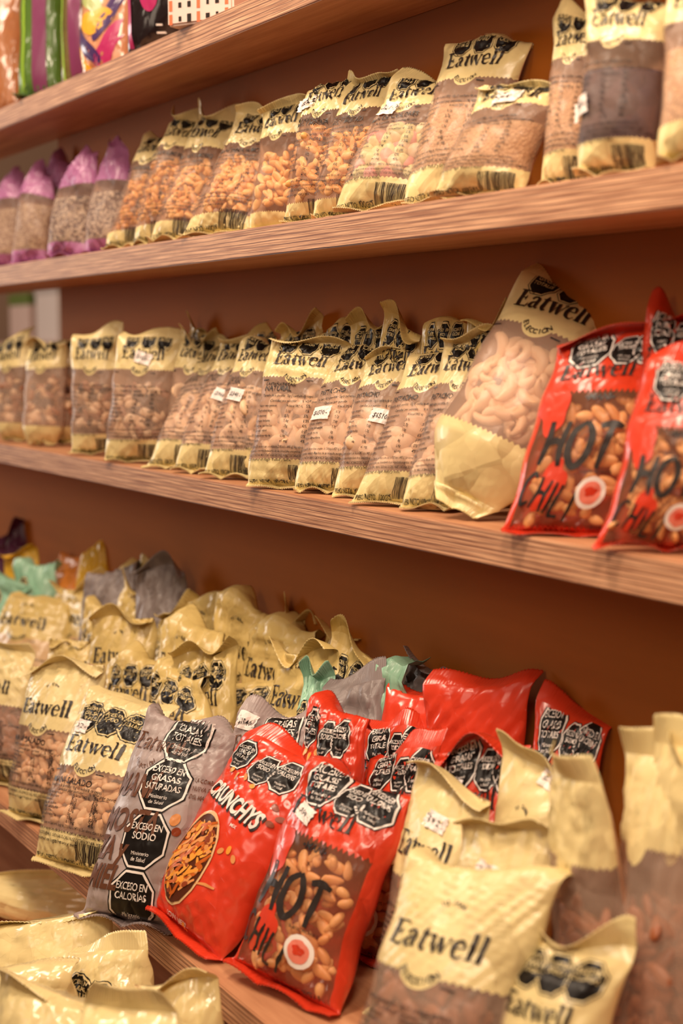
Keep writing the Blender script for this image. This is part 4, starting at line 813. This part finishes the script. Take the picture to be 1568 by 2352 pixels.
 ('redplain', 'red_snack_bag', (-1.3923, 0.9700, 0.6730), ((0.9397, -0.3387, -0.0476), (0.3420, 0.9305, 0.1308), (0.0000, -0.1392, 0.9903)), 0.1478, 0.3439, 0.0575, -0.0134, 0.140, 'plain red bag with the widest crimped top, middle of the rear red row', 'red snack bags on the deep lower shelf', {}),
 ('red', 'chili_snack_bag', (-1.2456, 0.9700, 0.6730), ((0.9397, -0.3387, -0.0476), (0.3420, 0.9305, 0.1308), (0.0000, -0.1392, 0.9903)), 0.0945, 0.3369, 0.0575, -0.0176, 0.140, 'dark red bag at the right end of the rear red row', 'chili snack bags on the deep lower shelf', {'c': 'chili'}),
 ('red', 'chili_snack_bag', (-1.2556, 0.8700, 0.6730), ((0.8660, -0.4924, -0.0868), (0.5000, 0.8529, 0.1504), (0.0000, -0.1736, 0.9848)), 0.1225, 0.3142, 0.069, -0.0056, 0.175, 'red bag with wide black sodium seals and price sticker above the cream bags', 'chili snack bags on the deep lower shelf', {'c': 'chili', 'st': (-0.5, 0.78, '$1540 -')}),
 ('cream', 'nut_bag', (-1.2388, 0.8000, 0.6730), ((0.9781, -0.1999, -0.0573), (0.2079, 0.9403, 0.2696), (0.0000, -0.2756, 0.9613)), 0.1269, 0.2860, 0.0633, -0.0462, 0.279, 'cream bag with a rumpled top and upright price sticker, beside the red bags', 'nut bags on the deep lower shelf', {'c': 'almond', 'txt': 'gen', 'st': (0.0, 0.77, '$19020'), 'vt': 0.56, 'octs': 0}),
 ('cream', 'nut_bag', (-1.1440, 0.8600, 0.6730), ((0.9659, -0.2511, -0.0626), (0.2588, 0.9372, 0.2337), (0.0000, -0.2419, 0.9703)), 0.1022, 0.3123, 0.0633, -0.1117, 0.244, 'cream bag with black logo behind the blurred bags at right', 'nut bags on the deep lower shelf', {'c': 'almond', 'txt': 'gen', 'st': (0.5, 0.9, '$1540 -'), 'vt': 0.56, 'octs': 0}),
 ('cream', 'nut_bag', (-1.1106, 0.7900, 0.6730), ((0.9511, -0.2998, -0.0748), (0.3090, 0.9228, 0.2301), (0.0000, -0.2419, 0.9703)), 0.1247, 0.2732, 0.0633, -0.0112, 0.244, 'cream bag with a sticker over its logo, behind the big blurred almond bag', 'nut bags on the deep lower shelf', {'c': 'almond', 'txt': 'gen', 'st': (-0.1, 0.77, '$1540 -'), 'vt': 0.56, 'octs': 0}),
 ('cream', 'almond_bag', (-1.0648, 0.6882, 0.6730), ((0.9272, -0.3601, -0.1033), (0.3746, 0.8913, 0.2556), (0.0000, -0.2756, 0.9613)), 0.1730, 0.2697, 0.0978, 0.0899, 0.279, 'big blurred almond bag with large logo in the lower right foreground', 'almond bags on the deep lower shelf', {'c': 'almond', 'txt': 'gen', 'hi': 1, 'vt': 0.56, 'octs': 0}),
 ('cream', 'almond_bag', (-0.9787, 0.7509, 0.6730), ((0.9272, -0.3635, -0.0906), (0.3746, 0.8996, 0.2243), (0.0000, -0.2419, 0.9703)), 0.1111, 0.2081, 0.092, 0.0835, 0.244, 'blurred cream bag with a black seal beside the big almond bag', 'almond bags on the deep lower shelf', {'c': 'almond', 'txt': 'gen', 'oct': 1, 'vt': 0.56, 'octs': 1}),
 ('cream', 'almond_bag', (-0.9753, 0.8431, 0.6730), ((0.9962, -0.0871, -0.0030), (0.0872, 0.9956, 0.0348), (0.0000, -0.0349, 0.9994)), 0.0978, 0.3524, 0.0805, -0.1840, 0.035, 'leftmost of the three tall out of focus bags seen edge on at right', 'almond bags on the deep lower shelf', {'c': 'almond', 'txt': 'none', 'plain': 1, 'vt': 0.74, 'sl': 0.0, 'pt': 0.45, 'pb': 0.1, 'cr': 1.4, 'tb': -0.1, 'octs': 0}),
 ('cream', 'almond_bag', (-0.9323, 0.8594, 0.6730), ((0.9962, -0.0871, -0.0030), (0.0872, 0.9956, 0.0348), (0.0000, -0.0349, 0.9994)), 0.0992, 0.3744, 0.0805, -0.1570, 0.035, 'middle of the three tall out of focus bags seen edge on at right', 'almond bags on the deep lower shelf', {'c': 'almond', 'txt': 'none', 'plain': 1, 'vt': 0.74, 'sl': 0.0, 'pt': 0.45, 'pb': 0.1, 'cr': 1.4, 'tb': -0.1, 'octs': 0}),
 ('cream', 'almond_bag', (-0.9155, 0.8884, 0.6730), ((0.9962, -0.0871, -0.0030), (0.0872, 0.9956, 0.0348), (0.0000, -0.0349, 0.9994)), 0.0953, 0.3883, 0.0805, -0.1316, 0.035, 'brightest out of focus bag at the lower right edge', 'almond bags on the deep lower shelf', {'c': 'almond', 'txt': 'none', 'plain': 1, 'vt': 0.74, 'sl': 0.0, 'pt': 0.45, 'pb': 0.1, 'cr': 1.4, 'tb': -0.1, 'octs': 0}),
 ('cream', 'snack_bag', (-2.6323, 0.8600, 0.6730), ((0.8988, -0.4005, -0.1783), (0.4384, 0.8211, 0.3656), (0.0000, -0.4067, 0.9135)), 0.2115, 0.2711, 0.0793, -0.2284, 0.419, 'round puffed cream bag with a black drawing at the left of the heap', 'snack bags on the deep lower shelf', {'c': 'none', 'txt': 'gen', 'heap': 1, 'octs': 0}),
 ('cream', 'snack_bag', (-2.5645, 0.9100, 0.6730), ((0.9848, -0.1669, -0.0479), (0.1736, 0.9467, 0.2714), (0.0000, -0.2756, 0.9613)), 0.2490, 0.2922, 0.0661, -0.2978, 0.279, 'cream bag with a small sticker behind the round puffed bag', 'snack bags on the deep lower shelf', {'c': 'none', 'txt': 'gen', 'heap': 1, 'octs': 0}),
 ('cream', 'snack_bag', (-2.2446, 0.8200, 0.6730), ((0.6947, -0.6670, -0.2695), (0.7193, 0.6441, 0.2602), (0.0000, -0.3746, 0.9272)), 0.1325, 0.2580, 0.0727, -0.1298, 0.384, 'cream bag behind the glossy topped peanut bag', 'snack bags on the deep lower shelf', {'c': 'none', 'txt': 'gen', 'heap': 1, 'octs': 0}),
 ('cream', 'snack_bag', (-2.1632, 0.8500, 0.6730), ((0.7431, -0.6364, -0.2068), (0.6691, 0.7068, 0.2296), (0.0000, -0.3090, 0.9511)), 0.1333, 0.3080, 0.0727, -0.0563, 0.314, 'cream bag with a peaked top in the middle of the heap', 'snack bags on the deep lower shelf', {'c': 'none', 'txt': 'gen', 'heap': 1, 'octs': 0}),
 ('cream', 'snack_bag', (-2.0040, 0.8000, 0.6730), ((0.8290, -0.5255, -0.1913), (0.5592, 0.7790, 0.2835), (0.0000, -0.3420, 0.9397)), 0.1327, 0.2783, 0.0727, -0.1538, 0.349, 'cream bag with a big faded logo behind the sealed bag', 'snack bags on the deep lower shelf', {'c': 'none', 'txt': 'gen', 'heap': 1, 'octs': 1}),
 ('cream', 'snack_bag', (-2.3183, 0.9700, 0.6730), ((0.9272, -0.3689, -0.0650), (0.3746, 0.9131, 0.1610), (0.0000, -0.1736, 0.9848)), 0.1935, 0.3112, 0.0595, -0.1198, 0.175, 'shaded cream bag against the rear panel, left one', 'snack bags on the deep lower shelf', {'c': 'none', 'txt': 'gen', 'heap': 1, 'octs': 0}),
 ('cream', 'snack_bag', (-1.9688, 0.8800, 0.6730), ((0.9511, -0.2939, -0.0955), (0.3090, 0.9045, 0.2939), (0.0000, -0.3090, 0.9511)), 0.1704, 0.3273, 0.0793, -0.2609, 0.314, 'plump cream bag with two upright corners', 'snack bags on the deep lower shelf', {'c': 'none', 'txt': 'gen', 'heap': 1, 'octs': 0}),
 ('cream', 'snack_bag', (-1.8113, 0.7900, 0.6730), ((0.9848, -0.1632, -0.0594), (0.1736, 0.9254, 0.3368), (0.0000, -0.3420, 0.9397)), 0.1784, 0.2847, 0.0793, -0.4293, 0.349, 'cream bag with two large black seals behind the grey bag', 'snack bags on the deep lower shelf', {'c': 'none', 'txt': 'gen', 'heap': 1, 'octs': 1}),
 ('cream', 'snack_bag', (-1.8447, 0.8500, 0.6730), ((0.7431, -0.6364, -0.2068), (0.6691, 0.7068, 0.2296), (0.0000, -0.3090, 0.9511)), 0.1158, 0.3046, 0.0661, -0.0984, 0.314, 'cream bag with a knotted top between the two sealed bags', 'snack bags on the deep lower shelf', {'c': 'none', 'txt': 'gen', 'heap': 1, 'octs': 1}),
 ('cream', 'snack_bag', (-1.8386, 0.8800, 0.6730), ((0.7431, -0.6288, -0.2289), (0.6691, 0.6983, 0.2542), (0.0000, -0.3420, 0.9397)), 0.1541, 0.2711, 0.0793, 0.1035, 0.349, 'cream bag with overlapping black seals and a sticker, left of the mint bag', 'snack bags on the deep lower shelf', {'c': 'none', 'txt': 'gen', 'heap': 1, 'octs': 1}),
 ('cream', 'snack_bag', (-1.8706, 0.9500, 0.6730), ((0.9848, -0.1699, -0.0361), (0.1736, 0.9633, 0.2048), (0.0000, -0.2079, 0.9781)), 0.1772, 0.3370, 0.0661, -0.1337, 0.209, 'shaded cream bag with a curled top against the rear panel', 'snack bags on the deep lower shelf', {'c': 'none', 'txt': 'gen', 'heap': 1, 'octs': 0}),
 ('cream', 'snack_bag', (-1.9865, 0.9800, 0.6730), ((0.8988, -0.4341, -0.0610), (0.4384, 0.8900, 0.1251), (0.0000, -0.1392, 0.9903)), 0.1253, 0.3558, 0.0529, -0.0491, 0.140, 'very dim cream bag against the rear panel', 'snack bags on the deep lower shelf', {'c': 'none', 'txt': 'gen', 'heap': 1, 'octs': 0}),
 ('cream', 'snack_bag', (-1.6873, 0.9200, 0.6730), ((0.9848, -0.1699, -0.0361), (0.1736, 0.9633, 0.2048), (0.0000, -0.2079, 0.9781)), 0.1585, 0.3288, 0.0661, -0.1950, 0.209, 'shaded cream bag behind the mint green bag', 'snack bags on the deep lower shelf', {'c': 'none', 'txt': 'gen', 'heap': 1, 'octs': 0}),
 ('cream', 'snack_bag', (-1.6324, 0.9600, 0.6730), ((0.8988, -0.4288, -0.0911), (0.4384, 0.8792, 0.1869), (0.0000, -0.2079, 0.9781)), 0.1502, 0.3423, 0.0661, -0.0533, 0.209, 'shaded cream bag with black seals near the rear panel', 'snack bags on the deep lower shelf', {'c': 'none', 'txt': 'gen', 'heap': 1, 'octs': 1}),
 ('mint', 'snack_bag', (-1.5702, 0.8500, 0.6730), ((0.8290, -0.5318, -0.1728), (0.5592, 0.7885, 0.2562), (0.0000, -0.3090, 0.9511)), 0.0604, 0.3275, 0.0595, -0.0972, 0.314, 'mint green bag with a black mark beside the grey bags', 'snack bags on the deep lower shelf', {'c': 'none', 'txt': 'none', 'heap': 1}),
 ('mint', 'snack_bag', (-1.5089, 0.9300, 0.6730), ((0.9511, -0.2998, -0.0748), (0.3090, 0.9228, 0.2301), (0.0000, -0.2419, 0.9703)), 0.0887, 0.3401, 0.0529, -0.1094, 0.244, 'mint green bag peeking out behind the red bags', 'snack bags on the deep lower shelf', {'c': 'none', 'txt': 'none', 'heap': 1}),
 ('greyplain', 'snack_bag', (-1.5167, 0.8800, 0.6730), ((0.8290, -0.5375, -0.1541), (0.5592, 0.7969, 0.2285), (0.0000, -0.2756, 0.9613)), 0.1034, 0.3217, 0.0661, -0.0942, 0.279, 'dull grey crimped bag between mint and red bags', 'snack bags on the deep lower shelf', {'c': 'none', 'txt': 'none', 'heap': 1}),
 ('greyplain', 'snack_bag', (-1.5169, 0.9850, 0.6730), ((0.8988, -0.4341, -0.0610), (0.4384, 0.8900, 0.1251), (0.0000, -0.1392, 0.9903)), 0.1244, 0.3339, 0.0463, -0.0398, 0.140, 'dark grey bag top lying along the rear panel', 'snack bags on the deep lower shelf', {'c': 'none', 'txt': 'none', 'heap': 1}),
 ('mint', 'snack_bag', (-2.7913, 0.8700, 0.6730), ((0.8988, -0.4169, -0.1355), (0.4384, 0.8548, 0.2777), (0.0000, -0.3090, 0.9511)), 0.1464, 0.2897, 0.0661, -0.2700, 0.314, 'pale mint bag cut off by the left edge', 'snack bags on the deep lower shelf', {'c': 'none', 'txt': 'none', 'heap': 1}),
 ('mint', 'snack_bag', (-2.8035, 0.9300, 0.6730), ((0.8660, -0.4851, -0.1210), (0.5000, 0.8403, 0.2095), (0.0000, -0.2419, 0.9703)), 0.1164, 0.3107, 0.0529, -0.1469, 0.244, 'small mint bag with a pointed corner in the far rear', 'snack bags on the deep lower shelf', {'c': 'none', 'txt': 'none', 'heap': 1}),
 ('greyplain', 'snack_bag', (-2.4242, 0.9300, 0.6730), ((0.8290, -0.5426, -0.1353), (0.5592, 0.8044, 0.2006), (0.0000, -0.2419, 0.9703)), 0.1283, 0.3544, 0.0529, -0.1206, 0.244, 'grey bag in the far rear, beside the orange bag', 'snack bags on the deep lower shelf', {'c': 'none', 'txt': 'none', 'heap': 1}),
 ('greyplain', 'snack_bag', (-2.2726, 0.9700, 0.6730), ((0.7431, -0.6545, -0.1391), (0.6691, 0.7269, 0.1545), (0.0000, -0.2079, 0.9781)), 0.1123, 0.3706, 0.0529, -0.0474, 0.209, 'dark grey bag in the far rear against the panel', 'snack bags on the deep lower shelf', {'c': 'none', 'txt': 'none', 'heap': 1}),
 ('orange', 'snack_bag', (-2.7310, 0.9700, 0.6730), ((0.9848, -0.1699, -0.0361), (0.1736, 0.9633, 0.2048), (0.0000, -0.2079, 0.9781)), 0.2011, 0.3256, 0.0529, -0.2698, 0.209, 'orange snack bag in the far rear of the lower shelf', 'snack bags on the deep lower shelf', {'c': 'none', 'txt': 'none', 'heap': 1}),
 ('yellow', 'snack_bag', (-2.9466, 0.9600, 0.6730), ((0.7880, -0.6022, -0.1280), (0.6157, 0.7708, 0.1638), (0.0000, -0.2079, 0.9781)), 0.0985, 0.3146, 0.0529, -0.0950, 0.209, 'bright yellow snack bag in the far left rear', 'snack bags on the deep lower shelf', {'c': 'none', 'txt': 'none', 'heap': 1}),
 ('yellow', 'snack_bag', (-2.6829, 1.0000, 0.6730), ((0.7880, -0.6097, -0.0857), (0.6157, 0.7803, 0.1097), (0.0000, -0.1392, 0.9903)), 0.0903, 0.3603, 0.0463, -0.0360, 0.140, 'ochre snack bag against the panel in the far rear', 'snack bags on the deep lower shelf', {'c': 'none', 'txt': 'none', 'heap': 1}),
 ('cream', 'snack_bag', (-2.1298, 0.9900, 0.6730), ((0.9511, -0.3052, -0.0483), (0.3090, 0.9393, 0.1488), (0.0000, -0.1564, 0.9877)), 0.1413, 0.3366, 0.0463, -0.1055, 0.157, 'dim cream bag against the rear panel, right of the dark grey bag', 'snack bags on the deep lower shelf', {'c': 'none', 'txt': 'gen', 'heap': 1, 'octs': 0}),
 ('cream', 'snack_bag', (-1.8860, 1.0000, 0.6730), ((0.8988, -0.4341, -0.0610), (0.4384, 0.8900, 0.1251), (0.0000, -0.1392, 0.9903)), 0.1181, 0.3423, 0.0463, -0.0233, 0.140, 'dim cream bag with a leaning crimp behind the curled top bag', 'snack bags on the deep lower shelf', {'c': 'none', 'txt': 'gen', 'heap': 1, 'octs': 0}),
 ('cream', 'snack_bag', (-1.7592, 1.0000, 0.6730), ((0.8988, -0.4341, -0.0610), (0.4384, 0.8900, 0.1251), (0.0000, -0.1392, 0.9903)), 0.1018, 0.3358, 0.0397, -0.0363, 0.140, 'dim cream bag against the panel behind the mint bag', 'snack bags on the deep lower shelf', {'c': 'none', 'txt': 'gen', 'heap': 1, 'octs': 0}),
 ('cream', 'snack_bag', (-2.3509, 0.8900, 0.6730), ((0.8660, -0.4851, -0.1210), (0.5000, 0.8403, 0.2095), (0.0000, -0.2419, 0.9703)), 0.1306, 0.2945, 0.0661, -0.1406, 0.244, 'cream bag in the shade between the sticker bag and the peaked one', 'snack bags on the deep lower shelf', {'c': 'none', 'txt': 'gen', 'heap': 1, 'octs': 0}),
 ('cream', 'snack_bag', (-2.1626, 0.9300, 0.6730), ((0.9511, -0.3023, -0.0642), (0.3090, 0.9303, 0.1977), (0.0000, -0.2079, 0.9781)), 0.1444, 0.3100, 0.0661, -0.1627, 0.209, 'cream bag in the shade behind the plump bag with two corners', 'snack bags on the deep lower shelf', {'c': 'none', 'txt': 'gen', 'heap': 1, 'octs': 0}),
 ('cream', 'snack_bag', (-2.4577, 1.0000, 0.6730), ((0.8988, -0.4341, -0.0610), (0.4384, 0.8900, 0.1251), (0.0000, -0.1392, 0.9903)), 0.1324, 0.3312, 0.0397, -0.0715, 0.140, 'dim ochre cream bag low against the panel between two grey bags', 'snack bags on the deep lower shelf', {'c': 'none', 'txt': 'gen', 'heap': 1, 'octs': 0}),
 ('violet', 'snack_bag', (-3.1702, 1.0000, 0.6730), ((0.7431, -0.6626, -0.0931), (0.6691, 0.7359, 0.1034), (0.0000, -0.1392, 0.9903)), 0.1140, 0.3311, 0.0463, -0.0202, 0.140, 'dark violet snack bag at the far left rear', 'snack bags on the deep lower shelf', {'c': 'none', 'txt': 'none', 'heap': 1}),
 ('opaque', 'sweets_bag', (-2.2123, 0.7400, 0.4640), ((0.8192, -0.5704, -0.0600), (0.5736, 0.8147, 0.0856), (0.0000, -0.1045, 0.9945)), 0.3439, 0.0795, 0.092, -0.2736, 0.105, 'large dim tan bag in the shadow under the shelf edge', 'sweets bags on the bottom bin', {'sl': 0.02, 'cr': 1.6, 'pt': 0.35, 'q': 0.6}),
 ('opaque', 'sweets_bag', (-1.6933, 0.5700, 0.4640), ((0.7071, -0.6964, -0.1228), (0.7071, 0.6964, 0.1228), (0.0000, -0.1736, 0.9848)), 0.2384, 0.2308, 0.1265, -0.1699, 0.175, 'bright glossy cream bag upper left in the bottom bin', 'sweets bags on the bottom bin', {'pt': 0.2, 'sl': 0.03, 'cr': 1.6, 'q': 0.6}),
 ('opaque', 'sweets_bag', (-1.5641, 0.4900, 0.4640), ((0.6428, -0.7544, -0.1330), (0.7660, 0.6330, 0.1116), (0.0000, -0.1736, 0.9848)), 0.1920, 0.2316, 0.115, -0.1417, 0.175, 'glossy cream bag with black seals at the lower left edge', 'sweets bags on the bottom bin', {'oct': 1, 'pt': 0.15, 'cr': 1.6, 'q': 0.6}),
 ('opaque', 'sweets_bag', (-1.3131, 0.4550, 0.4640), ((0.6691, -0.7319, -0.1290), (0.7431, 0.6590, 0.1162), (0.0000, -0.1736, 0.9848)), 0.1560, 0.3142, 0.1265, -0.1120, 0.175, 'smooth bright cream bag with a tucked corner at the bottom left', 'sweets bags on the bottom bin', {'pt': 0.3, 'sl': -0.01, 'cr': 1.6, 'q': 0.6}),
 ('opaque', 'sweets_bag', (-1.5574, 0.6000, 0.4640), ((0.7660, -0.6393, -0.0672), (0.6428, 0.7618, 0.0801), (0.0000, -0.1045, 0.9945)), 0.1325, 0.2332, 0.0805, -0.0903, 0.105, 'cream bag with one black octagon in the middle of the bottom bin', 'sweets bags on the bottom bin', {'oct': 1, 'pt': 0.2, 'cr': 1.6, 'q': 0.6}),
 ('opaque', 'sweets_bag', (-1.2084, 0.5000, 0.4640), ((0.6691, -0.7319, -0.1290), (0.7431, 0.6590, 0.1162), (0.0000, -0.1736, 0.9848)), 0.1575, 0.3310, 0.115, -0.1011, 0.175, 'glossy cream bag with a fanned crimp and black warning octagon at the bottom', 'sweets bags on the bottom bin', {'oct': 2, 'pt': 0.6, 'tb': -0.7, 'cr': 1.6, 'q': 0.6}),
 ('opaque', 'sweets_bag', (-1.3322, 0.6000, 0.4640), ((0.7660, -0.6393, -0.0672), (0.6428, 0.7618, 0.0801), (0.0000, -0.1045, 0.9945)), 0.1223, 0.2886, 0.069, -0.1294, 0.105, 'cream bag in the dark below the shelf, beside the fanned one', 'sweets bags on the bottom bin', {'cr': 1.6, 'pt': 0.35, 'q': 0.6}),
]
for i, a in enumerate(BAGS): make_bag(i, *a)

# white carton with orange and black dashes on the top shelf
M = flat('carton_white2', srgb(236, 214, 204), .5)
car = link('printed_carton', box_mesh('printed_carton', -.055, .055, -.03, .03, 0, .30, .003), [M]); car.location = (-1.9672, 0.9300, 1.793); car.rotation_euler = (0, 0, math.radians(30))
car['label'] = 'white carton with orange and black dashes on the top shelf, right of the black bag'; car['category'] = 'box'
rng = random.Random(4); Vs = []; Fs = []; mi = []
for c_ in range(7):
    for r_ in range(16):
        x = -.048+c_*.0155; z = .008+r_*.0185; w_ = .0028 if c_ % 3 == 0 else rng.uniform(.002, .0035); h_ = .007 if c_ % 3 == 0 else rng.uniform(.003, .006); k = len(Vs)
        Vs += [(x-w_, -.0306, z-h_), (x+w_, -.0306, z-h_), (x+w_, -.0306, z+h_), (x-w_, -.0306, z+h_)]; Fs.append((k, k+1, k+2, k+3)); mi.append(0 if c_ % 3 == 0 else 1)
link('dash_print', mesh_np('dash_print', Vs, [np.array(Fs)], mi, False), [flat('dash_orange', srgb(232, 120, 80), .5), PR['ink']], car)
